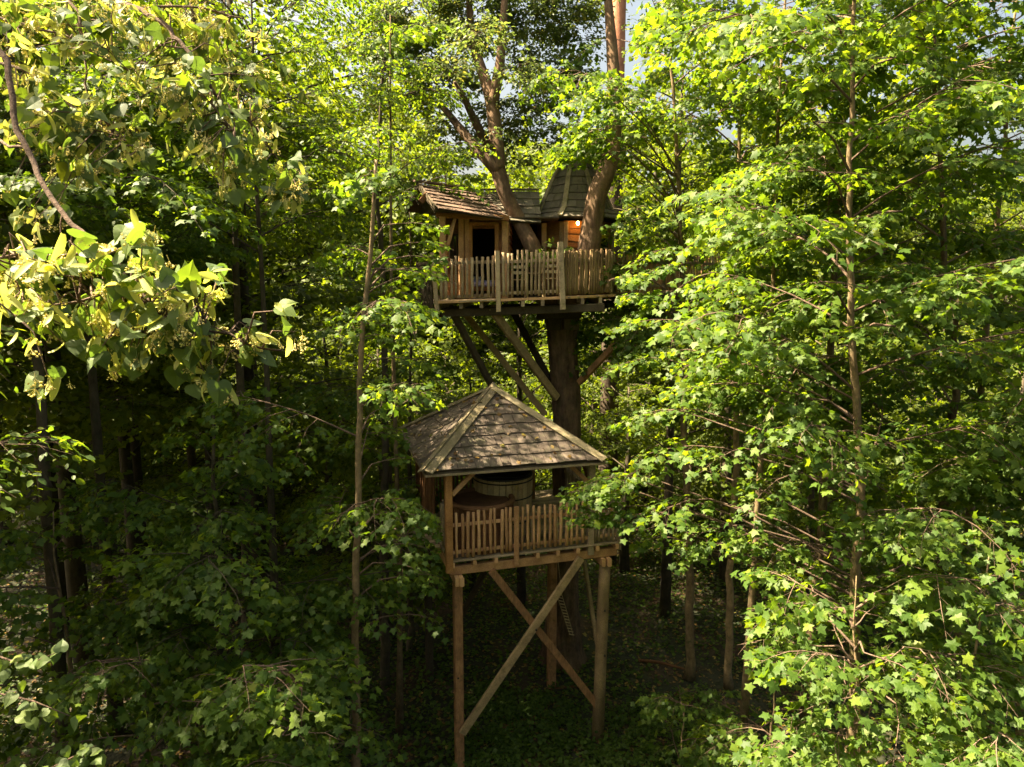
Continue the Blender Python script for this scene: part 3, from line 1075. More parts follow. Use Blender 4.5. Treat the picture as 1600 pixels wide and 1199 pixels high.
def build_upper_platform():
    rr = random.Random(31)
    root = thing('upper_platform', 'upper timber deck braced to the oak trunk, carrying the cabin', 'platform', (OAK.x, OAK.y, CH - 0.5))
    y = 16.52
    while y < 21.1:
        s = scan(UPOLY, y)
        if s:
            a, b = Vector((s[0], y, 0)), Vector((s[1], y, 0))
            a.z = zu(a) - 0.02; b.z = zu(b) - 0.02
            MB().beam(a, b, 0.142, 0.038).build('deck_board', M['grey_wood'], root)
        y += 0.15
    # edge boards
    for i, (p, q) in enumerate(((UPOLY[0], UPOLY[1]), (UPOLY[1], UPOLY[2]), (UPOLY[5], UPOLY[0]))):
        a = Vector((p.x, p.y - 0.012, zu(p) - 0.022)); b = Vector((q.x, q.y - 0.012, zu(q) - 0.022))
        MB().beam(a, b, 0.03, 0.062).build('edge_board', M['tan_wood'] if i < 2 else M['dark_wood'], root)
    for px in (684, 720, 752, 779, 817, 848, 880, 910, 938):
        q = P(px, 470, 16.55 if px < 890 else 16.55 + (px - 885) * 0.011)
        a = Vector((q.x, q.y - 0.015, zu(q) - 0.125)); b = Vector((q.x * 1.0, 20.9, zu(q) - 0.125))
        MB().beam(a, b, 0.085, 0.145).build('joist', M['grey_wood'], root)
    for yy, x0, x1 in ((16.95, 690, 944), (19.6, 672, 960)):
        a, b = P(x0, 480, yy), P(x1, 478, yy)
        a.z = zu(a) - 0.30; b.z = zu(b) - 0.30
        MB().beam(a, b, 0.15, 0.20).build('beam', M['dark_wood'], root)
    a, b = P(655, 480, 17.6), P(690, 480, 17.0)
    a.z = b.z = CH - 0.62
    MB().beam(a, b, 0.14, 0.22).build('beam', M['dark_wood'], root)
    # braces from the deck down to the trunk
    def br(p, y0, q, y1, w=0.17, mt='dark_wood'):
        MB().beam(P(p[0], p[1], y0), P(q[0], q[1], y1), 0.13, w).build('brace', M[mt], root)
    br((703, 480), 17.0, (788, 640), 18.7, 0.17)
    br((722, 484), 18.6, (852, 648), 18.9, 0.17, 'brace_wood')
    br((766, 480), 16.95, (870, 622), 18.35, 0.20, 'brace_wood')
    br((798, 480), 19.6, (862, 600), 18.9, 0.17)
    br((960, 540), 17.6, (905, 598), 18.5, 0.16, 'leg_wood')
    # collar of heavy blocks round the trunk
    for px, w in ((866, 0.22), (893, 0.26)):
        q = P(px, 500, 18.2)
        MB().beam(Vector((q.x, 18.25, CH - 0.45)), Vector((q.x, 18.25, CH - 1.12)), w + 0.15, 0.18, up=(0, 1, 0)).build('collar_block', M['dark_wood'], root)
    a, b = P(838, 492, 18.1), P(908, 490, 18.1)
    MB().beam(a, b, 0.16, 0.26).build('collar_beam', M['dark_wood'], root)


build_upper_platform()


def build_upper_fence():
    rr = random.Random(41)
    root = thing('picket_fence', 'pale grey picket fence along the edge of the upper treehouse deck', 'fence', (0, 16.6, CH - 0.25), 'rustic picket fences of the treehouse')
    yl = 16.50

    def on(px):
        q = P(px, 430, yl + (px - 681) * 0.0006)
        return Vector((q.x, q.y, 0))
    a, m, b = on(679), on(778), on(878)
    def post(px, h, px_top, w, dn=0.30, mt='fence_wood'):
        p = on(px); t = on(px_top)
        MB().beam(Vector((p.x, p.y - 0.03, zu(p) - dn)), Vector((t.x, t.y - 0.03, zu(p) + h)), w, w).build('post', M[mt], root)
    post(683, 1.15, 676, 0.10); post(779, 1.14, 777, 0.115); post(880, 1.30, 875, 0.14, mt='grey_wood')
    def us(cols, a, b):
        return [(on(c) - a).length / (b - a).length for c in cols]
    fence_line(root, (a, m), zu, 0.97, rr, 'fence_wood', 'fence_wood', pos=us([689, 697, 705, 712.5, 721, 730, 737, 746, 754, 763, 771], a, m), rails=(0.10, 0.92), r=0.036)
    fence_line(root, (m, b), zu, 1.05, rr, 'fence_wood', 'fence_wood', pos=us([786, 793, 801, 808, 816, 823, 830, 836, 843, 850, 857, 864, 871], m, b), rails=(0.13, 0.84), r=0.034)
    c = P(955, 430, 17.3); c = Vector((c.x, c.y, 0))
    fence_line(root, (b, c), zu, 1.06, rr, 'screen_wood', 'grey_wood', spacing=0.068, rails=(0.12, 0.82), r=0.033)
    d = Vector((3.1, 20.9, 0))
    fence_line(root, (c, d), zu, 1.0, rr, 'grey_wood', 'grey_wood', spacing=0.14, r=0.033)
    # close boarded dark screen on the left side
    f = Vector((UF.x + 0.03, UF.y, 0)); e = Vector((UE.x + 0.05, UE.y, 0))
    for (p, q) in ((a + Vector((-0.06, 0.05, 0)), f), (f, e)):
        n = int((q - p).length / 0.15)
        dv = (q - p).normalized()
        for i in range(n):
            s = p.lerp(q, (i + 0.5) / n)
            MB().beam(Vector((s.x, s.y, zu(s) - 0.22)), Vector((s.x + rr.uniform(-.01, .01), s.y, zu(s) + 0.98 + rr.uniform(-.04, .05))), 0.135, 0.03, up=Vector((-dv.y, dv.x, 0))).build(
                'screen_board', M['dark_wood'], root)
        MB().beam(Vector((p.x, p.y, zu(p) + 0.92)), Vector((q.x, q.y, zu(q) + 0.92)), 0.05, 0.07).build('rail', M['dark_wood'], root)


build_upper_fence()


# ---- cabin
def plank_wall(parent, a, b, z0, z1, ph, seed, mat='plank', wall_mat='dark_wood', out=None, waney=True):
    """lap boards on a thin backing; a,b ends on plan, outward normal out"""
    rr = random.Random(seed)
    d = (b - a).normalized()
    n = out or Vector((d.y, -d.x, 0))
    bk = MB().slab([Vector((a.x, a.y, z0)) - n * 0.05, Vector((b.x, b.y, z0)) - n * 0.05, Vector((b.x, b.y, z1)) - n * 0.05, Vector((a.x, a.y, z1)) - n * 0.05], 0.04)
    w = bk.build('wall', M[wall_mat], parent)
    k = int(round((z1 - z0) / ph))
    for i in range(k):
        lo = z0 + (z1 - z0) * i / k; hi = z0 + (z1 - z0) * (i + 1) / k + 0.012
        m = MB(); vs = []; fs = []
        seg = 5
        for j in range(seg + 1):
            p = a.lerp(b, j / seg)
            wl = lo + (rr.uniform(-0.028, 0.02) if waney else 0)
            for zz, o in ((wl, 0.045), (hi, 0.006), (hi, -0.02), (wl, 0.0)):
                vs.append(Vector((p.x, p.y, zz)) + n * o)
        for j in range(seg):
            for q in range(4):
                fs.append((j * 4 + q, j * 4 + (q + 1) % 4, (j + 1) * 4 + (q + 1) % 4, (j + 1) * 4 + q))
        fs.append((3, 2, 1, 0)); fs.append(tuple(seg * 4 + q for q in range(4)))
        m.add(vs, fs).build('plank', M[mat], w)
    return w


def patch_shingles(q, courses, width, mat, parent, seed, n_hint=Vector((0, -0.5, 1)), sag=0.0):
    """shingles on a bilinear roof patch q = eave_left, eave_right, top_right, top_left"""
    rr = random.Random(seed)
    def pt(u, v):
        p = q[0].lerp(q[1], u).lerp(q[3].lerp(q[2], u), v)
        p.z -= sag * math.sin(math.pi * v)
        return p
    W = ((q[1] - q[0]).length + (q[2] - q[3]).length) / 2
    for c in range(courses):
        v0 = c / courses; v1 = min(1.0, (c + 1.25) / courses)
        u = -rr.random() * width / W
        while u < 1:
            w = width * rr.uniform(0.7, 1.35) / W
            a, b = max(u + 0.004 / W, 0), min(u + w - 0.004 / W, 1)
            if b - a > 0.015:
                p = [pt(a, v0), pt(b, v0), pt(b, v1), pt(a, v1)]
                n = (p[1] - p[0]).cross(p[3] - p[0]).normalized()
                if n.dot(n_hint) < 0:
                    n = -n; p = [p[1], p[0], p[3], p[2]]
                dn = (p[0] - p[3]).normalized() * (0.02 + rr.uniform(-0.018, 0.02))
                p[0] = p[0] + dn; p[1] = p[1] + dn
                lo = n * (0.045 + rr.uniform(0, 0.012))
                p = [p[0] + lo, p[1] + lo, p[2] + n * 0.012, p[3] + n * 0.012]
                MB().slab(p, 0.024).build('shingle', M[mat], parent)
            u += w


def build_cabin():
    root = thing('treehouse_cabin', 'wooden treehouse cabin with gabled and turret shingle roofs up in the oak', 'treehouse', (0.6, 19.0, CH - 0.22))
    zd = CH - 0.27
    V = lambda px, Y: Vector((P(px, 400, Y).x, Y, 0))
    # --- left room: front wall with a doorway, a window bay set back, side and rear walls
    zt = CH + 1.78
    L0, L1, D0, D1, L2 = V(694, 17.75), V(722, 17.75), V(738, 17.75), V(774, 17.75), V(795, 17.75)
    plank_wall(root, V(694, 18.2), V(726, 18.2), zd, zt, 0.16, 1)
    plank_wall(root, L1, D0, zd, zt, 0.16, 2, out=Vector((0, -1, 0)))
    plank_wall(root, D1, L2, zd, zt, 0.16, 3, out=Vector((0, -1, 0)))
    plank_wall(root, D0, D1, CH + 1.50, zt, 0.14, 4, out=Vector((0, -1, 0)))
    plank_wall(root, Vector((L2.x, 17.8, 0)), Vector((L2.x + 0.1, 20.6, 0)), zd, zt, 0.16, 5, out=Vector((1, 0, 0)))
    lw = V(694, 18.2)
    plank_wall(root, Vector((lw.x, 18.2, 0)), Vector((lw.x - 0.1, 20.8, 0)), zd, zt, 0.16, 6, out=Vector((-1, 0, 0)))
    plank_wall(root, Vector((lw.x - 0.1, 20.8, 0)), Vector((3.0, 20.8, 0)), zd, zt, 0.16, 7, out=Vector((0, 1, 0)))
    # wall between room and turret, set back
    plank_wall(root, Vector((L2.x + 0.05, 19.7, 0)), Vector((V(850, 19.7).x, 19.7, 0)), zd, CH + 1.7, 0.16, 8, mat='dark_wood', out=Vector((0, -1, 0)))
    # ceiling
    MB().slab([Vector((lw.x - 0.1, 17.8, zt)), Vector((1.2, 17.8, zt)), Vector((1.2, 20.8, zt)), Vector((lw.x - 0.1, 20.8, zt))], 0.03).build('ceiling', M['dark_wood'], root)
    # posts and door frame
    def post(px, Y, z1, w, mt='grey_wood', lean=0.0):
        p = V(px, Y)
        return MB().beam((p.x, p.y, zd), (p.x + lean, p.y, z1), w, w, up=(0, 1, 0)).build('post', M[mt], root)
    post(692, 16.95, CH + 1.70, 0.15, 'tan_wood')
    post(721, 17.66, zt, 0.14, 'tan_wood'); post(730, 17.66, zt, 0.12, 'tan_wood')
    post(789, 17.66, zt, 0.16, 'tan_wood')
    frame = MB().beam(Vector((D0.x - 0.04, 17.66, zd)), Vector((D0.x - 0.04, 17.66, CH + 1.56)), 0.10, 0.10, up=(0, 1, 0)).build('door_frame', M['orange_wood'], root)
    MB().beam(Vector((D1.x + 0.04, 17.66, zd)), Vector((D1.x + 0.04, 17.66, CH + 1.56)), 0.10, 0.10, up=(0, 1, 0)).build('jamb', M['orange_wood'], frame)
    MB().beam(Vector((D0.x - 0.1, 17.655, CH + 1.60)), Vector((D1.x + 0.1, 17.655, CH + 1.60)), 0.10, 0.10).build('lintel', M['orange_wood'], frame)
    # knee brace of the porch post: a bent stick
    a = V(692, 16.95)
    MB().tube([(a.x + 0.03, 16.95, CH + 0.75), (a.x + 0.16, 16.95, CH + 1.15), (a.x + 0.30, 16.96, CH + 1.66)], [0.05, 0.05, 0.045], n=7).build('knee_brace', M['tan_wood'], root, smooth=True)
    MB().beam((a.x - 0.15, 16.95, CH + 1.74), (V(795, 16.95).x, 17.3, CH + 1.70), 0.10, 0.12).build('eave_beam', M['orange_wood'], root)
    # small window in the bay
    w0, w1 = V(703, 18.10), V(719, 18.10)
    win = MB().beam((w0.x, 18.12, CH + 0.78), (w1.x, 18.12, CH + 0.78), 0.05, 0.06).beam((w0.x, 18.12, CH + 1.35), (w1.x, 18.12, CH + 1.35), 0.05, 0.06).build('window_frame', M['dark_wood'], root)
    MB().slab([Vector((w0.x, 18.13, CH + 0.8)), Vector((w1.x, 18.13, CH + 0.8)), Vector((w1.x, 18.13, CH + 1.34)), Vector((w0.x, 18.13, CH + 1.34))], 0.012).build('pane', M['glass'], win)
    for i in range(4):
        x = w0.x + (w1.x - w0.x) * i / 3
        MB().beam((x, 18.10, CH + 0.78), (x, 18.10, CH + 1.36), 0.03, 0.03).build('mullion', M['dark_wood'], win)
    # --- left gable roof
    e1, e2 = P(684, 327, 16.25), P(797, 345, 17.35)
    r1, r2 = P(655, 288, 17.7), P(750, 301, 18.9)
    r3 = P(672, 330, 19.5); r4 = P(770, 345, 20.9); r3.x = r1.x - 0.55
    n = Vector((0.2, -0.6, 1))
    sh = MB().slab([e1, e2, r2, r1], 0.03)
    sh.slab([r2, r4, r3, r1], 0.03)
    roof = sh.build('gable_roof', M['dark_wood'], root)
    patch_shingles([e1, e2, r2, r1], 7, 0.24, 'shingle_dark', roof, 11, n)
    patch_shingles([r3, r4, r2, r1], 6, 0.3, 'shingle_dark', roof, 12, Vector((-0.2, 0.6, 1)))
    up = Vector((0, 0, 0.07))
    MB().beam(r1 + up - (r2 - r1).normalized() * 0.15, r2 + up, 0.20, 0.05).build('ridge_board', M['shingle_dark'], roof)
    MB().beam(r1 + Vector((-0.03, -0.03, 0.0)), e1 + Vector((-0.05, -0.06, 0.0)), 0.05, 0.15).build('verge_board', M['dark_wood'], roof)
    MB().beam(r1 + Vector((-0.03, 0.03, 0.0)), r3 + Vector((-0.05, 0, 0)), 0.05, 0.15).build('verge_board', M['dark_wood'], roof)
    gm = r1.lerp((e1 + r3) / 2, 0.75)
    MB().beam(P(657, 316, 16.9), P(668, 303, 16.95), 0.12, 0.14).build('rafter_end', M['rust_wood'], roof)
    # gable wall
    gv = [e1.lerp(e2, 0.12), r3.lerp(r4, 0.12), r1.lerp(r2, 0.12)]
    MB().add([g + Vector((0, 0, -0.05)) for g in gv], [(0, 1, 2)]).build('gable_wall', M['dark_wood'], root)
    # --- middle roof between gable and turret
    m = [P(795, 346, 17.75), P(845, 349, 17.85), P(842, 300, 18.9), P(742, 300, 18.85)]
    sh = MB().slab(m, 0.03)
    mid = sh.build('middle_roof', M['dark_wood'], root)
    patch_shingles(m, 4, 0.25, 'shingle_moss', mid, 13, Vector((0, -0.6, 1)))
    m2 = [P(742, 330, 20.9), P(842, 330, 20.9), m[2], m[3]]
    MB().slab([m2[0], m2[3], m2[2], m2[1]], 0.03).build('rear_slope', M['shingle_moss'], mid)
    MB().beam(m[3] + Vector((0, 0, 0.06)), m[2] + Vector((0, 0, 0.06)), 0.16, 0.04).build('ridge_board', M['shingle_moss'], mid)
    # --- turret
    tc = Vector((P(897, 400, 19.45).x, 19.45, 0))
    Rw = 1.03
    ang = [math.radians(-90 - 20 + 45 * k) for k in range(8)]
    cor = [Vector((tc.x + Rw * math.cos(t), tc.y + Rw * math.sin(t), 0)) for t in ang]
    for k in range(8):
        a, b = cor[k], cor[(k + 1) % 8]
        mid_ = (a + b) / 2 - tc
        plank_wall(root, a, b, zd, CH + 1.74, 0.165, 50 + k, out=mid_.normalized())
    for k in range(8):
        d = (cor[k] - tc).normalized()
        for s in (-1, 1):
            t = Vector((-d.y, d.x, 0)) * (0.062 * s)
            p = cor[k] + d * 0.055 + t
            MB().beam(Vector((p.x, p.y, zd)), Vector((p.x, p.y, CH + 1.72)), 0.115, 0.04, up=d).build('corner_board', M['grey_wood'], root)
    # trim between posts on the left faces
    p = V(850, 18.55)
    MB().beam((p.x, 18.62, zd), (p.x, 18.62, CH + 1.70), 0.13, 0.05, up=(0, 1, 0)).build('corner_board', M['grey_wood'], root)
    # bell shaped turret roof: flared skirt below, steep faces above
    zs0, zs1 = CH + 1.80, CH + 2.10
    Rs0, Rs1, zap = 1.45, 1.02, CH + 4.0
    Rs2, zs2 = 0.64, CH + 2.95
    def ring(Rr, z):
        return [Vector((tc.x + Rr * math.cos(t), tc.y + Rr * math.sin(t), z)) for t in ang]
    o0, o1, o2 = ring(Rs0, zs0), ring(Rs1, zs1), ring(Rs2, zs2)
    ap = Vector((tc.x - 0.02, tc.y, zap))
    sh = MB()
    for k in range(8):
        k2 = (k + 1) % 8
        sh.slab([o0[k], o0[k2], o1[k2], o1[k]], 0.03)
        sh.add([o1[k], o1[k2], o2[k2], o2[k]], [(0, 1, 2, 3)])
        sh.add([o2[k], o2[k2], ap], [(0, 1, 2)])
    tr = sh.build('turret_roof', M['dark_wood'], root)
    for k in range(8):
        k2 = (k + 1) % 8
        if 1 <= ((k - 5) % 8) <= 4 or True:
            nh = ((o0[k] + o0[k2]) / 2 - Vector((tc.x, tc.y, zs0))) + Vector((0, 0, 1))
            if k in (6, 7, 0, 1, 2, 5):
                patch_shingles([o0[k], o0[k2], o1[k2], o1[k]], 2, 0.30, 'shingle_moss', tr, 60 + k, nh)
                patch_shingles([o1[k], o1[k2], o2[k2], o2[k]], 4, 0.26, 'shingle_moss', tr, 70 + k, nh)
                face_shingles(o2[k], o2[k2], ap, 4, 0.26, M['shingle_moss'], tr, 80 + k)
            else:
                face_shingles(o2[k], o2[k2], ap, 4, 0.26, M['shingle_moss'], tr, 80 + k, joined=True)
        dr = (o1[k] - Vector((tc.x, tc.y, zs1))).normalized()
        s0 = o1[k] + dr * 0.06 + Vector((0, 0, -0.02)); s1 = o2[k] + dr * 0.05
        MB().beam(s1, ap + Vector((0, 0, 0.03)), 0.12, 0.04, up=dr).build('hip_board', M['hip'], tr)
        MB().beam(s0, s1, 0.13, 0.04, up=dr).build('hip_board', M['hip'], tr)
        MB().beam(o0[k] + dr * 0.03 + Vector((0, 0, 0.06)), s0 + Vector((0, 0, 0.03)), 0.13, 0.035).build('hip_board', M['hip'], tr)
    MB().tube([ap, ap + Vector((0, 0, 0.3))], [0.08, 0.02], n=8).build('finial', M['hip'], tr)
    # turret window, dark, on the right hand face
    k = 1
    a, b = cor[1], cor[2]
    nrm_ = ((a + b) / 2 - tc).normalized()
    q0, q1 = a.lerp(b, 0.25) + nrm_ * 0.06, a.lerp(b, 0.75) + nrm_ * 0.06
    w = MB().slab([Vector((q0.x, q0.y, CH + 0.7)), Vector((q1.x, q1.y, CH + 0.7)), Vector((q1.x, q1.y, CH + 1.4)), Vector((q0.x, q0.y, CH + 1.4))], 0.02).build('window', M['glass'], root)
    for z in (CH + 0.68, CH + 1.05, CH + 1.42):
        MB().beam(Vector((q0.x, q0.y, z)), Vector((q1.x, q1.y, z)), 0.05, 0.05).build('glazing_bar', M['grey_wood'], w)
    # lamp burning under the turret eave
    lp = P(903, 349, 18.25)
    lamp = MB().tube([lp + Vector((0, 0.22, 0.05)), lp + Vector((0, 0.05, 0.07)), lp + Vector((0, 0, 0.05))], 0.014, n=6).build('wall_lamp', M['iron'], root)
    bm = MB()
    bm.tube([lp + Vector((0, 0, 0.05)), lp + Vector((0, 0, 0.02)), lp + Vector((0, 0, -0.02)), lp + Vector((0, 0, -0.05))], [0.02, 0.04, 0.04, 0.015], n=10)
    bm.build('bulb', M['bulb'], lamp, smooth=True)
    pl = bpy.data.lights.new('lamp_light', 'POINT')
    pl.energy = 0.3; pl.color = (1, 0.55, 0.2); pl.shadow_soft_size = 0.05
    po = bpy.data.objects.new('lamp_light', pl)
    link_child(po, lamp)
    po.location = lp - OFF[root.name] + Vector((0, -0.08, -0.02))
    return root


build_cabin()


def build_deck_furniture():
    def chair(px, label):
        c = P(px, 440, 16.95); z = zu(c)
        root = thing('folding_chair', label, 'chair', (c.x, c.y, z), 'folding chairs on the upper deck')
        w = 0.19
        for s in (-1, 1):
            x = c.x + s * w
            MB().beam((x, c.y - 0.20, z), (x, c.y + 0.22, z + 0.80), 0.03, 0.04).build('leg', M['stave'], root)
            MB().beam((x * 1.0 - s * 0.03, c.y + 0.20, z), (x - s * 0.03, c.y - 0.20, z + 0.46), 0.03, 0.04).build('leg', M['stave'], root)
        for i in range(5):
            y = c.y - 0.20 + i * 0.085
            MB().beam((c.x - w, y, z + 0.45), (c.x + w, y, z + 0.45), 0.07, 0.02).build('seat_slat', M['stave'], root)
        for zz in (0.62, 0.76):
            MB().beam((c.x - w - 0.02, c.y + 0.10 + 0.16 * (zz - 0.4), z + zz), (c.x + w + 0.02, c.y + 0.10 + 0.16 * (zz - 0.4), z + zz), 0.022, 0.075).build('back_slat', M['cloth'], root)
        return root
    chair(812, 'folding wooden chair behind the pickets, nearest the cabin doorway')
    chair(860, 'folding wooden chair behind the pickets, nearest the tall grey fence post')
    c = P(836, 440, 17.2); z = zu(c)
    t = thing('deck_table', 'small square wooden table between the two folding chairs on the upper deck', 'table', (c.x, c.y, z))
    for i in range(5):
        MB().beam((c.x - 0.28, c.y - 0.2 + i * 0.1, z + 0.60), (c.x + 0.28, c.y - 0.2 + i * 0.1, z + 0.60), 0.09, 0.025).build('table_slat', M['stave'], t)
    for sx in (-0.24, 0.24):
        for sy in (-0.18, 0.18):
            MB().beam((c.x + sx, c.y + sy, z), (c.x + sx, c.y + sy, z + 0.585), 0.045, 0.045).build('leg', M['stave'], t)
    c = P(758, 430, 18.9); z = zu(c)
    b = thing('bed', 'bed with a pale lilac cover just inside the cabin doorway', 'bed', (c.x, c.y, z))
    MB().beam((c.x - 0.6, c.y, z + 0.26), (c.x + 0.6, c.y, z + 0.26), 1.0, 0.12).build('bed_frame', M['rust_wood'], b)
    MB().beam((c.x - 0.58, c.y, z + 0.40), (c.x + 0.58, c.y, z + 0.40), 0.96, 0.16, ch=0.3).build('mattress', M['lilac'], b)
    MB().beam((c.x - 0.45, c.y + 0.2, z + 0.53), (c.x - 0.1, c.y + 0.2, z + 0.53), 0.4, 0.12, ch=0.4).build('pillow', M['white'], b)
    for sx in (-0.55, 0.55):
        for sy in (-0.4, 0.4):
            MB().beam((c.x + sx, c.y + sy, z), (c.x + sx, c.y + sy, z + 0.20), 0.06, 0.06).build('leg', M['rust_wood'], b)


build_deck_furniture()


def build_footbridge():
    rr = random.Random(77)
    a = P(955, 452, 19.2); b = P(1120, 458, 21.5)
    z = CH - 0.15
    root = thing('footbridge', 'narrow wooden footbridge with slatted railings leaving the treehouse deck behind leaves', 'footbridge', (a.x, a.y, z))
    d = (Vector((b.x, b.y, 0)) - Vector((a.x, a.y, 0))); L = d.length; d.normalize(); s = Vector((-d.y, d.x, 0))
    p0 = Vector((a.x, a.y, z))
    for i in range(int(L / 0.16)):
        q = p0 + d * (0.16 * i)
        MB().beam(q - s * 0.45, q + s * 0.45, 0.145, 0.035).build('deck_board', M['grey_wood'], root)
    for sg in (-1, 1):
        MB().beam(p0 + s * (0.42 * sg) - Vector((0, 0, 0.1)), p0 + d * L + s * (0.42 * sg) - Vector((0, 0, 0.1)), 0.09, 0.16).build('stringer', M['dark_wood'], root)
        for hh in (0.2, 0.85):
            MB().beam(p0 + s * (0.47 * sg) + Vector((0, 0, hh)), p0 + d * L + s * (0.47 * sg) + Vector((0, 0, hh)), 0.04, 0.07).build('rail', M['grey_wood'], root)
        for i in range(int(L / 0.13)):
            q = p0 + d * (0.13 * i + 0.05) + s * (0.43 * sg)
            MB().beam(q + Vector((0, 0, 0.02)), q + Vector((0, 0, 1.05 + rr.uniform(-.05, .08))), 0.07, 0.03, up=s).build('slat', M['tan_wood' if i % 3 else 'grey_wood'], root)


build_footbridge()


def build_ladder():
    a, b = P(874, 930, 17.6), P(893, 992, 17.9)
    root = thing('rope_ladder', 'thin pale rope ladder hanging at a slant in the shade under the lower platform', 'ladder', tuple(a))
    for s in (-0.07, 0.07):
        o = Vector((s, 0, 0))
        MB().tube([a + o + Vector((0, 0, 1.0)) + (a - b) * 0.6, a + o, a.lerp(b, 0.5) + o * 0.9, b + o * 0.6], 0.011, n=5).build('rope', M['stave'], root)
    for i in range(14):
        p = a.lerp(b, i / 13)
        MB().tube([p + Vector((-0.07, 0, 0.02)), p + Vector((0.07, 0, -0.01))], 0.016, n=5).build('rung', M['stave'], root)


build_ladder()

# ================================================================== OAK
def build_oak():
    rng = np.random.default_rng(3)
    root = thing('oak_tree', 'big forked oak holding up the treehouse, its two limbs passing the cabin', 'tree', (OAK.x, OAK.y, 0))
    y = OAK.y
    # bole
    tp = [(OAK.x, y, -0.25), (OAK.x, y, 0.35), (OAK.x, y, 1.2), (OAK.x, y, 2.6), tuple(P(886, 760, y)), tuple(P(885, 640, y)), tuple(P(880, 560, y)), tuple(P(877, 500, y)), tuple(P(872, 455, y - 0.1))]
    rr = random.Random(2)
    MB().barky(tp, [0.85, 0.60, 0.48, 0.44, 0.40, 0.385, 0.385, 0.43, 0.47], n=56, step=0.09, amp=0.06, seed=1).build('trunk', M['bark_oak'], root, smooth=True)
    # left limb
    Y = 18.0
    ll = [P(868, 478, y - 0.15), P(838, 400, 17.9), P(814, 352, Y), P(790, 304, Y), P(777, 262, Y + .1)]
    MB().barky(ll, [0.36, 0.21, 0.19, 0.185, 0.195], n=30, step=0.09, amp=0.055, seed=108).build('limb', M['bark_oak'], root, smooth=True)
    la = [P(780, 268, Y + .05), P(765, 250, Y + .1), P(744, 232, Y + .3), P(722, 205, Y + .6), P(690, 165, Y + 1)]
    MB().barky(la, [0.19, 0.19, 0.14, 0.11, 0.07], n=16, step=0.12, amp=0.06, seed=97).build('limb', M['bark_oak'], root, smooth=True)
    lb = [P(778, 265, Y + .05), P(776, 225, Y + .2), P(768, 160, Y + .5), P(752, 108, Y + .8), P(738, 60, Y + 1), P(730, -40, Y + 1.2)]
    MB().barky(lb, [0.19, 0.18, 0.17, 0.14, 0.11, 0.06], n=16, step=0.12, amp=0.06, seed=98).build('limb', M['bark_oak'], root, smooth=True)
    lc = [P(769, 170, Y + .45), P(778, 120, Y + .4), P(782, 90, Y + .4), P(790, -20, Y + .3)]
    MB().barky(lc, [0.15, 0.14, 0.12, 0.07], n=16, step=0.12, amp=0.06, seed=99).build('limb', M['bark_oak'], root, smooth=True)
    ld = [P(768, 240, Y + .1), P(742, 190, Y - .3), P(728, 160, Y - .5), P(710, 128, Y - .8)]
    MB().tube(ld, [0.12, 0.10, 0.08, 0.04], n=8, rough=0.06, rnd=rr).build('limb', M['bark_oak'], root, smooth=True)
    # right limb
    rl = [P(888, 478, y - 0.15), P(915, 415, 17.75), P(925, 355, 17.7), P(933, 305, 17.7), P(948, 264, 17.8), P(957, 215, 18.2), P(960, 150, 18.6), P(955, 60, 19.0), P(945, -60, 19.5)]
    MB().barky(rl, [0.42, 0.30, 0.26, 0.245, 0.235, 0.21, 0.18, 0.14, 0.08], n=30, step=0.09, amp=0.055, seed=114).build('limb', M['bark_oak'], root, smooth=True)
    # crown: clumps of small leaves on short twigs round the limb ends
    lv, mb = Leaves(), MB()
    blobs = [(600, 60, 20, 1.3), (655, 20, 20, 1.4), (700, 60, 19.6, 1.3), (690, 130, 19.5, 1.2), (740, 20, 19.5, 1.2), (830, 40, 19.8, 1.3), (880, 20, 20, 1.2), (860, 110, 19.8, 1.25),
             (895, 130, 20, 0.9), (800, 175, 19.3, 1.1), (830, 215, 19.2, 0.95), (760, 205, 19.2, 0.8), (700, 200, 19.3, 0.9), (905, 60, 20.0, 0.7), (790, -40, 19.5, 1.4), (900, -60, 20, 1.5),
             (640, 90, 20.4, 1.2), (1010, 40, 20.0, 0.6), (720, -60, 19.5, 1.5), (850, 165, 19.5, 0.9), (810, 250, 18.9, 0.6), (770, 170, 19.0, 0.6), (690, 250, 19.8, 0.8), (625, 160, 20.5, 1.1),
             (745, 60, 17.3, 0.9), (800, 110, 17.4, 0.8), (770, 215, 17.2, 0.5), (700, 110, 17.2, 0.8),  (900, 200, 17.9, 0.6), (840, 130, 18, 0.7)]
    for (px, py, yy, rad) in blobs:
        c = np.array(P(px, py, yy))
        nt = int(23 * rad * rad)
        for i in range(nt):
            d = rng.normal(0, 1, 3); d /= np.linalg.norm(d); d[2] *= 0.75
            rr_ = rad * rng.uniform(0.25, 1.0)
            p0 = c + d * rr_ * 0.45
            spray(lv, mb, rng, p0, math.atan2(d[1], d[0]) + rng.normal(0, 0.5), rad * rng.uniform(0.5, 0.8), rng.uniform(-0.1, 0.7), rng.uniform(0, 0.5), 0.125, 1.35, 0.010, twigs=False)
    Pn, A, N, S = lv.arrays()
    N = N + rng.normal(0, 0.35, N.shape)
    px, py, d = project(Pn)
    k = ~((px > 640) & (px < 962) & (py > 283)) & ~((px > 830) & (px < 905) & (py > 262))
    Pn, A, N, S = Pn[k], A[k], N[k], S[k]
    mb.build('branches', M['bark_oak'], root, kind='stuff')
    me = leaf_mesh('crown', T_OVAL, Pn, A, N, S, M['leaf_oak'], (OAK.x, OAK.y, 0))
    c = bpy.data.objects.new('crown', me); link_child(c, root); c['kind'] = 'stuff'
    return len(Pn)


N_OAK = build_oak()


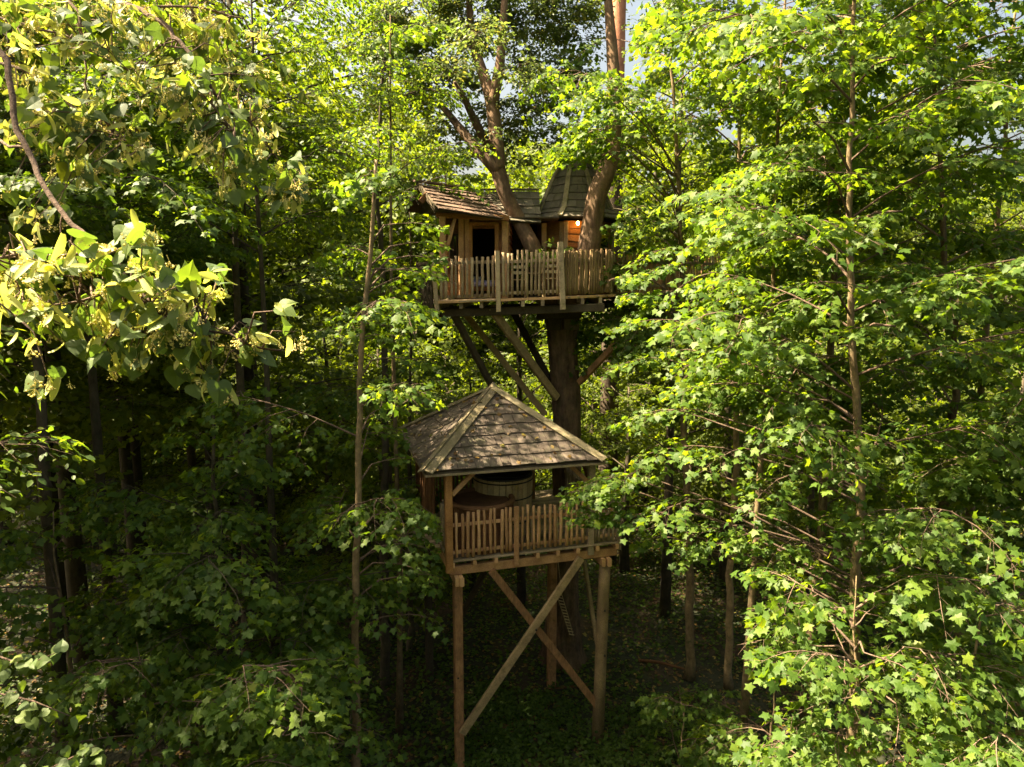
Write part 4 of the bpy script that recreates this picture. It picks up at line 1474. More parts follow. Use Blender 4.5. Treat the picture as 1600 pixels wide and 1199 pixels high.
def build_pine():
    b = P(966, 60, 26.0)
    root = thing('pine_tree', 'tall straight pine with reddish bark rising behind the turret', 'tree', (b.x, b.y, gz(b.x, b.y)))
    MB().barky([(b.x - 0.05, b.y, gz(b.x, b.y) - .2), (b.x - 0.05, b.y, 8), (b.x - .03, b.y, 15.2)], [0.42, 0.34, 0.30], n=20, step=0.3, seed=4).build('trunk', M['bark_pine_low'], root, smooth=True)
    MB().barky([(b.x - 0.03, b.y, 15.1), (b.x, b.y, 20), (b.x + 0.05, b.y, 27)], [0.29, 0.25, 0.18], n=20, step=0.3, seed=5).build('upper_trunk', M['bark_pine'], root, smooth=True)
    rng = np.random.default_rng(8)
    lv, mb = Leaves(), MB()
    for i in range(16):
        z = 21.5 + i * 0.36
        spray(lv, mb, rng, (b.x, b.y, z), rng.uniform(0, 6.28), rng.uniform(1.2, 2.4), 0.3, 0.3, 0.16, 1.0, 0.04, twigs=False)
    mb.build('branches', M['bark_pine'], root, kind='stuff')
    Pn, A, N, S = lv.arrays()
    c = bpy.data.objects.new('crown', leaf_mesh('crown', T_KITE, Pn, A, N, S, M['leaf_far'], (b.x, b.y, gz(b.x, b.y)))); link_child(c, root); c['kind'] = 'stuff'


build_pine()

# ================================================================== NEAR MAPLES
def TP(cols, Y, top_extra=None):
    """trunk line through given photo points at distance Y, run down to the floor"""
    pts = [np.array(P(px, py, Y)) for px, py in cols]
    pts.sort(key=lambda p: p[2])
    b = pts[0].copy()
    dv = pts[0] - pts[1]
    b = pts[0] + dv / max(1e-3, -dv[2]) * (pts[0][2] + 0.2) if pts[0][2] > 0.2 else pts[0]
    if pts[0][2] > 0.2:
        b = np.array([pts[0][0] + (pts[0][0] - pts[1][0]) * 0.3, pts[0][1], -0.2])
        pts = [b] + pts
    pts = np.array(pts)
    rr = np.random.default_rng(int(abs(pts[0][0]) * 1000))
    res = []
    for i in range(len(pts) - 1):
        k = max(2, int((pts[i + 1][2] - pts[i][2]) / 0.45))
        for j in range(k):
            res.append(pts[i] + (pts[i + 1] - pts[i]) * j / k + np.append(rr.normal(0, 0.018, 2), 0))
    res.append(pts[-1])
    return np.array(res)


def near_maples():
    # slender pale trunk left of the pavilion
    tp = TP([(556, 1199), (556, 1050), (556, 900), (561, 740), (564, 600), (567, 500), (582, 390), (585, 300), (588, 250)], 12.6)
    maple('slender maple left of the pavilion, its brown trunk leaning right higher up', tp[0], tp[-1], 0.10, 0.03, 101, 5.0, 12.9, 2.0, 30, leaf=0.13, tp=tp, single=60,
          extra=[(P(640, 400, 13.0), 20, 1.2), (P(600, 420, 12.6), 10, 1.3), (P(610, 470, 12.6), -40, 1.2), (P(620, 350, 12.8), 10, 1.0), (P(640, 380, 13.2), 0, 0.8), (P(630, 420, 12.9), 5, 0.8), (P(600, 720, 13.2), 15, 1.1), (P(610, 800, 13.0), -5, 1.0),
                 (P(620, 850, 12.8), -10, 0.9), (P(630, 900, 12.8), 0, 0.8), (P(600, 560, 13.2), 15, 1.2), (P(590, 640, 13.6), 30, 1.3), (P(640, 960, 12.6), -5, 0.6), (P(610, 880, 12.6), -30, 0.9)])
    # main right hand maple
    tp = TP([(1334, 1110), (1336, 1000), (1335, 900), (1341, 840), (1345, 740), (1338, 620), (1329, 500), (1326, 400), (1328, 300), (1330, 180), (1332, 60), (1336, -120), (1340, -260)], 11.6)
    maple('main maple right of the treehouse with a crooked pale trunk and layered boughs', tp[0], tp[-1], 0.125, 0.015, 102, 5.5, 19.5, 2.8, 76, leaf=0.135, tp=tp, single=250,
          extra=[(P(1130, 700, 12.2), 170, 1.6), (P(1090, 640, 12.6), 160, 1.5), (P(1060, 720, 12.8), 190, 1.3), (P(1000, 770, 12.9), 175, 1.15), (P(985, 745, 13.0), 185, 0.9), (P(1010, 745, 12.7), 183, 1.5), (P(1000, 770, 12.6), 178, 1.45), (P(1005, 790, 12.6), 172, 1.4), (P(985, 800, 12.8), 185, 1.2), (P(1030, 800, 12.5), 190, 1.3), (P(1180, 600, 12.0), 190, 1.6),
                 (P(1110, 780, 12.2), 200, 1.4), (P(1160, 820, 12.0), 200, 1.3), (P(1040, 560, 13.4), 180, 1.1), (P(1240, 740, 11.6), 210, 1.5), (P(1250, 620, 11.4), 240, 1.2),
                 (P(1050, 840, 12.6), 175, 0.7), (P(1120, 860, 12.3), 180, 0.8), (P(1050, 500, 13.6), 185, 1.2), (P(1060, 640, 13.0), 200, 1.2), (P(1160, 700, 11.8), 230, 1.2),
                 (P(1410, 330, 10.9), 185, 1.3), (P(1280, 440, 10.8), 355, 1.2), (P(1400, 510, 10.9), 180, 1.1), (P(1270, 190, 10.9), 0, 1.2), (P(1400, 90, 10.9), 175, 1.2), (P(1290, 270, 10.8), 10, 1.1), (P(1290, 20, 11.0), 0, 1.2)])
    # lower right, leaves show large
    tp = TP([(1340, 1300), (1345, 1199), (1340, 1080), (1335, 980), (1338, 900)], 9.6)
    b = Vector(tuple(tp[0]))
    maple('young maple with large leaves at the lower right, below the crooked trunk', tp[0], tp[-1], 0.06, 0.006, 103, 2.5, 6.3, 1.7, 26, leaf=0.145, tp=tp, single=280,
          extra=[(P(1300, 950, 9.8), 150, 1.2), (P(1280, 1010, 9.6), 180, 1.1), (P(1260, 960, 10), 170, 0.8), (P(1400, 930, 9.8), 20, 1.3), (P(1330, 1090, 9.2), 200, 1.0), (P(1350, 1020, 9.2), 320, 1.3),
                 (P(1280, 1120, 9.4), 200, 0.9), (P(1400, 1100, 9.0), 250, 1.2), (P(1450, 1030, 9.4), 10, 1.3), (P(1250, 1180, 9.2), 180, 0.7)])
    # right edge trees
    maple('reddish barked maple near the right edge, forking halfway up', P(1490, 1050, 15.0).xy.to_3d() * 1.0, P(1455, 60, 15.0), 0.14, 0.015, 104, 5.0, 19.5, 3.3, 80, leaf=0.15, single=60,
          tp=TP([(1478, 760), (1492, 620), (1490, 500), (1478, 440), (1470, 300), (1462, 150), (1458, -20), (1450, -160)], 14.5))
    maple('broad leafy maple closing the view at the right edge', (10.2, 12.5, 0), (10.0, 12.6, 11.0), 0.11, 0.02, 105, 1.0, 11.0, 2.8, 56, leaf=0.15, single=60)
    maple('shaded young maple in the lower right corner', (6.9, 9.8, 0), (7.1, 9.7, 7.2), 0.06, 0.006, 106, 0.8, 7.0, 2.3, 34, leaf=0.15, single=200)
    maple('tall maple behind the right hand boughs with a clean dark trunk', (4.75, 17.9, 0), tuple(P(1070, 60, 17.9)), 0.13, 0.02, 107, 8.0, 20.0, 2.9, 56, leaf=0.14,
          tp=TP([(1078, 1060), (1077, 900), (1070, 700), (1062, 500), (1064, 400), (1062, 320), (1050, 100), (1045, -100)], 17.9), mat='bark_maple',
          extra=[(P(1000, 175, 15.6), 190, 1.5), (P(1010, 215, 15.4), 185, 1.6), (P(960, 150, 15.8), 200, 1.2), (P(985, 235, 15.6), 180, 1.1), (P(930, 225, 16.0), 200, 0.8), (P(1040, 290, 15.2), 190, 1.0),
                 (P(1060, 350, 15.0), 185, 0.9), (P(1050, 425, 14.6), 180, 0.9), (P(1075, 470, 14.6), 185, 1.2), (P(1070, 390, 14.8), 200, 1.0), (P(1020, 455, 14.6), 175, 0.7), (P(1035, 435, 14.4), 182, 1.1), (P(1060, 455, 14.2), 176, 1.2), (P(1080, 410, 14.4), 186, 1.2), (P(1040, 400, 15.0), 190, 0.8), (P(960, 215, 15.4), 185, 1.2), (P(935, 240, 15.8), 180, 0.8), (P(990, 195, 15.4), 180, 1.8)])
    maple('tall bright maple filling the top right behind the crooked trunk', (7.4, 15.8, 0), (7.3, 15.8, 20.5), 0.13, 0.015, 120, 11.0, 20.0, 3.0, 42, leaf=0.15)
    maple('tall bright maple at the top between turret and crooked trunk', (5.6, 15.2, 0), (5.6, 15.2, 19.5), 0.09, 0.012, 121, 12.5, 19.0, 2.4, 28, leaf=0.15)
    maple('tall maple high up in the top right corner', (11.6, 16.5, 0), (11.5, 16.5, 19.0), 0.13, 0.015, 122, 9.0, 18.5, 3.0, 44, leaf=0.15)
    maple('fine leaved linden tree rising above the cabin roof on the left', (-2.75, 15.6, 0), (-2.6, 15.7, 17.6), 0.08, 0.012, 123, 12.8, 17.0, 1.9, 20, leaf=0.10, tmpl=T_OVAL, dens=1.3, name='linden_tree')
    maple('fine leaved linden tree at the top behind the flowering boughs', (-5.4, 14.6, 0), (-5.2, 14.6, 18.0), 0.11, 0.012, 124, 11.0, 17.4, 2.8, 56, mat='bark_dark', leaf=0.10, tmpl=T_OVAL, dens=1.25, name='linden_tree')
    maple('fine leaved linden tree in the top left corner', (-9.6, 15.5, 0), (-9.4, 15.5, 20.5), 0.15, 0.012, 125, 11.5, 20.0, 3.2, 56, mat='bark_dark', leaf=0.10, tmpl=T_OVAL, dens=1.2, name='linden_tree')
    maple('unseen young linden tree beyond the left edge, added to shade the low leafy sprigs', (-6.5, 5.8, 0), (-6.4, 5.8, 13.4), 0.10, 0.015, 127, 8.8, 13.2, 1.6, 34, leaf=0.10, tmpl=T_OVAL, dens=1.1, name='linden_tree')  # stands outside the frame, added to keep sun off the low sprigs
    maple('unseen linden tree beside the camera beyond the left edge, added to shade the boughs', (-5.9, 4.3, 0), (-5.8, 4.3, 20.0), 0.2, 0.03, 126, 14.2, 19.5, 2.6, 12, leaf=0.11, tmpl=T_OVAL, dens=1.1, name='linden_tree')  # crown above the frame, added to shade the boughs that belong to it
    maple('slim maple with a straight trunk between the leaning boughs on the right', (5.9, 18.6, 0), (6.0, 18.6, 16.5), 0.11, 0.02, 108, 6.0, 20.0, 2.9, 56, leaf=0.14,
          tp=TP([(1138, 1075), (1141, 900), (1150, 700), (1152, 500), (1155, 320), (1160, 60), (1165, -100)], 17.6))
    # left: shaded understory
    maple('shaded maple sapling with large leaves at the bottom, left of the pale trunk', (-3.4, 9.9, 0), (-3.3, 10.0, 4.8), 0.05, 0.005, 109, 1.0, 4.6, 1.5, 24, leaf=0.15, single=290,
          extra=[(P(400, 1080, 10), 30, 1.4), (P(380, 1120, 9.8), 350, 1.4), (P(420, 1040, 10.3), 20, 1.2), (P(360, 1060, 10.2), 160, 1.0), (P(440, 1150, 9.6), 0, 1.0), (P(450, 1040, 9.7), 200, 1.1), (P(470, 1060, 9.6), 230, 1.0), (P(420, 1050, 9.5), 320, 1.0), (P(380, 1040, 9.6), 300, 1.0)])
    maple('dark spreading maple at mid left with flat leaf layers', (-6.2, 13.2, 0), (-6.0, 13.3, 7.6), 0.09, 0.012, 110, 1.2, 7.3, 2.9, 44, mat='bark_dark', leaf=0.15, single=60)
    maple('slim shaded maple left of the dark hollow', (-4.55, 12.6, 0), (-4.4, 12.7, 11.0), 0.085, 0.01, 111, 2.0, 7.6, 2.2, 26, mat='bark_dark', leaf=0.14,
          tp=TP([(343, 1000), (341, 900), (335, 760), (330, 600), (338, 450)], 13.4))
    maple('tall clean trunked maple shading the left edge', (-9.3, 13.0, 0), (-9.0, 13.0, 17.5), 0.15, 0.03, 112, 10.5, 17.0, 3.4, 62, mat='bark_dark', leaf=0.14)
    maple('shaded understory maple at the left edge, below the flowering boughs', (-8.6, 12.2, 0), (-8.5, 12.2, 6.8), 0.07, 0.01, 130, 0.8, 6.5, 2.6, 36, leaf=0.15)
    maple('bushy maple sapling low at the left', (-6.2, 10.4, 0), (-6.1, 10.4, 5.2), 0.05, 0.005, 113, 0.6, 5.0, 2.2, 30, leaf=0.15, single=150)
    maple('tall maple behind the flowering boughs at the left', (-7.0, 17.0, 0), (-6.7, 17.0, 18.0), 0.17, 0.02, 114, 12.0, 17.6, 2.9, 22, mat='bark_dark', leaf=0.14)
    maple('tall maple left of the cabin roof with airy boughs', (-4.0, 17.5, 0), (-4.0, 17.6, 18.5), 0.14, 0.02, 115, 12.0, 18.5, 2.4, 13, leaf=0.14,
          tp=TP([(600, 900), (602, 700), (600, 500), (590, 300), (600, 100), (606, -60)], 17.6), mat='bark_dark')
    maple('thin maple behind the pale slender trunk', (-2.9, 19.2, 0), (-2.9, 19.2, 12), 0.10, 0.015, 116, 3.0, 12.0, 2.2, 26, leaf=0.14, mat='bark_dark',
          tp=TP([(640, 900), (641, 600), (642, 400), (640, 330)], 19.2))
    # bushes under the platform and right
    maple('low maple bush beside the right hand platform leg', (3.6, 13.4, 0), (3.7, 13.4, 2.2), 0.035, 0.005, 117, 0.3, 2.1, 1.3, 14, leaf=0.13, single=60)
    maple('low shaded bush in the dark hollow right of the platform', (5.8, 14.2, 0), (5.9, 14.2, 3.0), 0.04, 0.005, 118, 0.4, 2.8, 1.7, 20, leaf=0.14)


near_maples()

# ================================================================== WOODLAND BEHIND
def crown_proto(seed, z0, z1, Rm, nb, leaf, tmpl, mat, dens, up=0.35):
    rng = np.random.default_rng(seed)
    lv, mb = Leaves(), MB()
    nl = int(nb / 2.2)
    for i in range(nl):
        u = (i + rng.random()) / nl
        z = z0 + (z1 - z0) * u
        L = Rm * (0.35 + 0.65 * math.sin(math.pi * (0.22 + 0.74 * u))) * rng.uniform(0.6, 1.2)
        limb(lv, mb, rng, (0, 0, z), i * 2.4 + rng.normal(0, 0.5), L, leaf, dens, int(4 + 1.6 * L), 0.012 + 0.010 * L, twigs=False, size=(0.28, 0.5))
    Pn, A, N, S = lv.arrays()
    N = N + rng.normal(0, 0.25, N.shape)
    me = leaf_mesh('woodland_crown', tmpl, Pn, A, N, S, M[mat])
    bm = bpy.data.meshes.new('woodland_branches')
    bm.from_pydata(mb.v, [], mb.f)
    bm.materials.append(M['bark_dark'])
    rr = random.Random(seed)
    tmb = MB().tube([(0, 0, -0.3), (rr.uniform(-.1, .1), rr.uniform(-.1, .1), z1 * 0.3), (rr.uniform(-.2, .2), rr.uniform(-.2, .2), z1 * 0.65), (0, 0, z1)], [0.23, 0.16, 0.11, 0.03], n=9, rough=0.06, rnd=rr)
    tm = bpy.data.meshes.new('woodland_trunk')
    tm.from_pydata([tuple(v) for v in tmb.v], [], tmb.f)
    tm.polygons.foreach_set('use_smooth', [True] * len(tm.polygons))
    tm.materials.append(M['bark_dark'])
    return me, bm, tm, z1


def woodland():
    mid = [crown_proto(200 + i, 4.0 + i % 3, 17.0 + (i % 3) * 1.5, 3.3, 60, 0.17, T_STAR, 'leaf_far', 0.80) for i in range(5)]
    low = [crown_proto(230 + i, 0.8, 7.5 + i, 2.4, 44, 0.17, T_STAR, 'leaf_far', 0.8) for i in range(3)]
    far = [crown_proto(260 + i, 3.0, 18.0 + i, 3.8, 64, 0.30, T_KITE, 'leaf_far', 0.50) for i in range(3)]
    rr = random.Random(99)
    pts = []
    specs = []

    def ok(x, y, dmin, tall):
        for (a, b) in pts:
            if (a - x) ** 2 + (b - y) ** 2 < dmin * dmin:
                return False
        if -2.9 < x < 3.6 and y < 22.4:
            return False
        if tall and (-8 < x < -1 and y < 36 or -20 < x < 16 and 25 < y < 36 or -8 < x < 16 and 22.8 < y < 36 or x > 6.5 and y < 36):
            return False
        return True

    def fill(y0, y1, n, dmin, protos, kind):
        k = 0
        tries = 0
        while k < n and tries < n * 40:
            tries += 1
            y = rr.uniform(y0, y1)
            x = rr.uniform(-0.82 * y - 2, 0.76 * y)
            if not ok(x, y, dmin, kind in ('mid', 'far')):
                continue
            pts.append((x, y))
            specs.append((x, y, rr.choice(protos), kind))
            k += 1
    fill(20.5, 30, 34, 2.6, mid, 'mid')
    fill(20.0, 37, 48, 2.2, low, 'low')
    fill(30, 44, 46, 3.0, far, 'far')
    fill(44, 62, 44, 3.8, far, 'far')
    for k in range(22):                                 # round behind the gap, out of view; added to dim the sky light
        a = math.radians(-100 - 125 * (k + rr.uniform(-.3, .3)) / 22)
        d = rr.uniform(8.5, 16)
        specs.append((d * math.sin(a), d * math.cos(a), rr.choice(mid), 'rear'))
    for k in range(9):  # further trees beyond the left edge, added to shade the left side
        specs.append((-rr.uniform(12.5, 17), rr.uniform(0, 20), rr.choice(mid), 'rear'))
    for (x, y, pr, kind) in specs:
        me, bm, tm, h = pr
        col = 800 + FPX * x / (y * cp)
        s = rr.uniform(0.85, 1.2)
        # the treetops stand lower where the sky shows in the photograph
        if kind != 'low':
            if 690 < col < 1000:
                s = min(s, (CH + y * (0.10 if kind == 'mid' else 0.20)) / h)
            elif col > 1440:
                s = min(s, (CH + y * 0.20) / h)
        side = 'left' if col < 640 else ('right' if col > 960 else 'behind')
        if kind == 'low':
            lab = {'left': 'low leafy understory tree in the woodland left of the treehouse', 'right': 'low leafy understory tree in the woodland right of the treehouse',
                   'behind': 'low leafy understory tree in the woodland straight behind the treehouse'}[side]
        elif kind == 'rear':
            lab = 'woodland tree out of view round the gap in the wood, added to shade it'
        elif kind == 'mid':
            lab = {'left': 'dark trunked woodland tree just behind the near maples, left of the treehouse', 'right': 'dark trunked woodland tree just behind the near maples, right of the treehouse',
                   'behind': 'dark trunked woodland tree just behind the treehouse'}[side]
        else:
            lab = {'left': 'distant sunlit woodland tree seen through gaps left of the treehouse', 'right': 'distant sunlit woodland tree seen through gaps right of the treehouse',
                   'behind': 'distant sunlit woodland tree seen through gaps behind the treehouse'}[side]
        root = thing('woodland_tree', lab, 'tree', (x, y, gz(x, y)), lab.replace(' tree', ' trees', 1))
        if kind == 'rear' and x < -8:
            s *= 1.05
        if kind in ('mid', 'far') and col < 640:
            s *= 1.15
        root.rotation_euler = (0, 0, rr.uniform(0, 6.28))
        root.scale = (s * rr.uniform(0.9, 1.1), s, s)
        for nm, mesh in (('trunk', tm), ('branches', bm), ('crown', me)):
            o = bpy.data.objects.new(nm, mesh)
            COL.objects.link(o); o.parent = root
            if nm != 'trunk':
                o['kind'] = 'stuff'


woodland()


def distant_wood():
    rng = np.random.default_rng(55)
    n = 26000
    th = rng.uniform(-0.95, 0.95, n)
    d = rng.uniform(64, 90, n)
    x, y = d * np.sin(th), d * np.cos(th)
    col = 800 + FPX * x / y
    hmax = np.where((col > 700) & (col < 990), CH + 12.0, np.where(col > 1440, CH + 9, CH + 17)) + 3 * np.sin(th * 40) + 2 * np.sin(th * 97)
    z = gz(0, 60) + rng.random(n) * (hmax - gz(0, 60))
    A = rng.normal(0, 1, (n, 3)); A[:, 2] -= 0.4
    N = rng.normal(0, 0.7, (n, 3)); N[:, 2] += 0.8
    me = leaf_mesh('distant_wood', T_STAR, np.stack([x, y, z], 1), A, N, rng.uniform(0.6, 1.2, n), M['leaf_far'])
    o = bpy.data.objects.new('distant_wood', me); COL.objects.link(o)
    o['kind'] = 'stuff'; o['label'] = 'far wood reading as one mass of leaves behind everything'


distant_wood()


def undergrowth():
    rng = np.random.default_rng(66)
    n = 84000
    y = 7.5 + 24 * rng.random(n) ** 1.4
    x = rng.uniform(-0.85, 0.85, n) * (y + 2)
    dens = np.sin(x * 1.1 + 2) * np.cos(y * 0.9) + np.sin(x * 0.37 + y * 0.53) + rng.normal(0, 0.5, n)
    k = dens > -0.8
    x, y, dens = x[k], y[k], dens[k]
    n = len(x)
    z = np.array([gz(a, b) for a, b in zip(x, y)]) + 0.04 + rng.random(n) ** 1.5 * (0.18 + 0.22 * np.clip(dens, 0, 1.5))
    A = rng.normal(0, 1, (n, 3)); A[:, 2] = rng.normal(0.05, 0.3, n)
    N = rng.normal(0, 0.35, (n, 3)); N[:, 2] += 1
    me = leaf_mesh('undergrowth', T_KITE, np.stack([x, y, z], 1), A, N, rng.uniform(0.07, 0.15, n), M['herb'])
    o = bpy.data.objects.new('undergrowth', me); COL.objects.link(o)
    o['kind'] = 'stuff'; o['label'] = 'low green undergrowth covering the forest floor'


undergrowth()


def ground_plants():
    rng = np.random.default_rng(88)
    meshes = []
    for v in range(3):
        lv = Leaves()
        for i in range(9):
            spray(lv, None, rng, (0, 0, 0.06), i * 0.7 + rng.normal(0, 0.2), rng.uniform(0.35, 0.65), rng.uniform(0.5, 1.0), rng.uniform(0.5, 0.9), 0.085, 2.4, 0.004)
        Pn, A, N, S = lv.arrays()
        meshes.append(leaf_mesh('ground_plant', T_OVAL, Pn, A, N, S, M['herb']))
    spots = [(790, 1150), (835, 1165), (880, 1150), (760, 1185), (900, 1190), (815, 1110), (860, 1120), (990, 1130), (1030, 1170), (1080, 1110), (1110, 1150), (980, 1190), (770, 1100), (1140, 1180)]
    for i, (px, py) in enumerate(spots):
        p = Pz(px, py, 0.0)
        o = bpy.data.objects.new('ground_plant', meshes[i % 3])
        COL.objects.link(o)
        o.location = (p.x, p.y, gz(p.x, p.y)); o.rotation_euler = (0, 0, i * 1.3)
        s_ = rng.uniform(0.8, 1.3); o.scale = (s_, s_, s_)
        tag(o, 'low leafy plant growing on the forest floor beneath the platform', 'plant', 'low plants under the platform')
    # reddish dead boughs lying about
    rr = random.Random(14)
    for i, (px, py, lab) in enumerate(((1040, 1040, 'fallen reddish bough lying right of the platform legs'), (825, 1128, 'short fallen bough lying between the platform legs'),
                                       (880, 1078, 'fallen bough lying at the foot of the rear platform leg'))):
        p = Pz(px, py, 0.08)
        root = thing('fallen_bough', lab, 'branch', tuple(p))
        a = rr.uniform(-0.5, 0.5)
        d = Vector((math.cos(a), math.sin(a), 0.02))
        MB().tube([p - d * 0.8, p - d * 0.2 + Vector((0, 0.06, 0.03)), p + d * 0.5, p + d * 0.9], [0.05, 0.045, 0.035, 0.015], n=8, rough=0.1, rnd=rr).build('stem', M['rust_wood'], root, smooth=True)
        MB().tube([p + d * 0.2, p + d * 0.5 + Vector((0.1, 0.3, 0.12))], [0.02, 0.006], n=6).build('twig', M['rust_wood'], root, smooth=True)


ground_plants()


def leaf_litter():
    rng = np.random.default_rng(101)
    n = 16000
    y = 8 + 22 * rng.random(n)
    x = rng.uniform(-0.8, 0.8, n) * (y + 1)
    z = np.array([gz(a, b) for a, b in zip(x, y)]) + 0.015 + rng.random(n) * 0.03
    A = rng.normal(0, 1, (n, 3)); A[:, 2] *= 0.2
    N = rng.normal(0, 0.3, (n, 3)); N[:, 2] += 1
    o = bpy.data.objects.new('leaf_litter', leaf_mesh('leaf_litter', T_STAR, np.stack([x, y, z], 1), A, N, rng.uniform(0.07, 0.13, n), M['dead_leaf']))
    COL.objects.link(o)
    o['kind'] = 'stuff'; o['label'] = 'brown leaf litter lying on the forest floor'


leaf_litter()

# ================================================================== FOREGROUND LINDEN
def linden():
    rng = np.random.default_rng(77)
    # heart shaped leaf
    out = []
    for i in range(15):
        t = i / 14
        y = -0.06 + 1.06 * t
        w = 0.50 * math.sin(math.pi * min(1, (t * 0.93 + 0.07)) ** 0.72) ** 0.9 if t < 1 else 0.0
        out.append((max(w, 0) * (1 + 0.05 * (i % 2)), y if i > 0 else 0.06))
    out[0] = (0.0, 0.05); out[1] = (0.22, -0.06); out[2] = (0.38, 0.0); out[-1] = (0, 1.08)
    poly = out + [(-x, y) for x, y in out[-2:0:-1]]
    def lt(curl, fold):
        return fan_template(poly, (0, 0.42), lambda x, y: fold * abs(x) - curl * y * y)
    leaf_m = []
    for c_, f_ in ((0.12, 0.12), (0.25, 0.22), (0.05, -0.10), (0.3, 0.05)):
        leaf_m += one_leaf_meshes('linden_leaf', M['leaf_linden'], lt(c_, f_), 1)
    # bract: a curved tongue
    brs = []
    for curl in (0.25, 0.75, -0.5):
        vs, fs = [], []
        for i in range(8):
            t = i / 7
            w = 0.15 * math.sin(math.pi * min(0.97, 0.10 + 0.86 * t)) ** 0.6
            z = -curl * t * t * 0.7
            y = t * (1 - 0.25 * abs(curl) * t)
            vs += [(-w, y, z + 0.05), (0, y, z), (w, y, z + 0.05)]
        for i in range(7):
            a = i * 3
            fs += [(a, a + 1, a + 4, a + 3), (a + 1, a + 2, a + 5, a + 4)]
        me = bpy.data.meshes.new('linden_bract'); me.from_pydata(vs, [], fs); me.materials.append(M['bract'])
        me.polygons.foreach_set('use_smooth', [True] * len(me.polygons))
        brs.append(me)
    fl = []
    for s in range(3):
        rr = random.Random(s)
        m = MB()
        m.tube([(0, 0, 0), (0.02, 0.35, 0.0)], 0.014, n=3, cap=False)
        for k in range(9):
            a = rr.uniform(0, 6.28); r_ = rr.uniform(0.1, 0.38)
            e = Vector((math.cos(a) * r_, 0.55 + rr.uniform(-0.1, 0.42), math.sin(a) * r_))
            m.tube([(0.02, 0.35, 0), tuple(e)], 0.009, n=3, cap=False)
            q = rr.uniform(0.06, 0.10)
            m.add([e + Vector(v) * q for v in ((1, 0, 0), (-1, 0, 0), (0, 1, 0), (0, -1, 0), (0, 0, 1), (0, 0, -1))],
                  [(0, 2, 4), (2, 1, 4), (1, 3, 4), (3, 0, 4), (2, 0, 5), (1, 2, 5), (3, 1, 5), (0, 3, 5)])
        me = bpy.data.meshes.new('linden_flower'); me.from_pydata([tuple(v) for v in m.v], [], m.f); me.materials.append(M['flower'])
        fl.append(me)

    def bough(label, mains, zones, leaf_size, n_leaf, n_bract, n_flower, origin):
        root = thing('linden_bough', label, 'branch', tuple(origin), 'flowering linden boughs hanging in from the left')
        segs = []
        for pl, r0, r1 in mains:
            pts = [P(*q) for q in pl]
            fine = []
            for i in range(len(pts) - 1):
                for j in range(4):
                    u = j / 4
                    fine.append(pts[i].lerp(pts[i + 1], u) + Vector(rng.normal(0, 0.004, 3)))
            fine.append(pts[-1])
            rad = [r0 + (r1 - r0) * i / (len(fine) - 1) for i in range(len(fine))]
            MB().tube(fine, rad, n=7).build('stem', M['twig'], root, smooth=True)
            segs += fine
        S = np.array(segs)
        targets = []
        for (x0, y0, x1, y1, yn, yf, cnt) in zones:
            # zone: band from (x0,y0) to (x1,y1), half width ~ given by yn..yf depth and cnt points
            for i in range(cnt):
                u = rng.random()
                targets.append(P(x0 + (x1 - x0) * u + rng.normal(0, 22), y0 + (y1 - y0) * u + rng.normal(0, 27), rng.uniform(yn, yf)))
        tw = MB()
        tp_, td = [], []
        for t in targets:
            tv = np.array(t)
            j = int(np.argmin(np.linalg.norm(S - tv, axis=1) + rng.uniform(0, 0.08, len(S))))
            a = S[j]
            mid = (a + tv) / 2 + np.array([0, 0, 0.03]) + rng.normal(0, 0.012, 3)
            tw.tube([tuple(a), tuple(mid), tuple(tv)], [0.0035, 0.0026, 0.0016], n=4, cap=False)
            d = tv - a; d /= max(np.linalg.norm(d), 1e-5)
            tp_.append(tv); td.append(d)
            if np.linalg.norm(tv - a) > 0.15:
                tp_.append(mid); td.append(d)
        tw.build('twigs', M['twig'], root, smooth=True, kind='stuff')
        tp_, td = np.array(tp_), np.array(td)

        def scatter(name, meshes, n, size, axis_f, norm_f, spread):
            idx = rng.integers(0, len(tp_), n)
            A = axis_f(td[idx], n)
            N = norm_f(n)
            Pn = tp_[idx] + rng.normal(0, spread, (n, 3))
            place_leaf_objects(name, meshes, root, Pn, nrm(A), N, size * rng.uniform(0.7, 1.2, n))
        def leaf_axis(d, n):
            a = d * 0.5 + rng.normal(0, 0.55, (n, 3)); a[:, 2] -= 0.55; return a
        def leaf_norm(n):
            v = rng.normal(0, 0.45, (n, 3)); v[:, 2] += 0.75; v[:, 1] -= 0.45; return v
        def bract_axis(d, n):
            a = d * 0.35 + rng.normal(0, 0.5, (n, 3)); a[:, 2] -= 0.7; return a
        def bract_norm(n):
            v = rng.normal(0, 0.5, (n, 3)); v[:, 1] -= 0.6; v[:, 2] += 0.4; return v
        scatter('leaf', leaf_m, n_leaf, leaf_size, leaf_axis, leaf_norm, leaf_size * 0.35)
        scatter('bract', brs, n_bract, leaf_size * 1.12, bract_axis, bract_norm, leaf_size * 0.3)
        def fl_axis(d, n):
            a = d * 0.3 + rng.normal(0, 0.3, (n, 3)); a[:, 2] -= 0.9; return a
        scatter('flower_cluster', fl, n_flower, leaf_size * 0.85, fl_axis, bract_norm, leaf_size * 0.35)

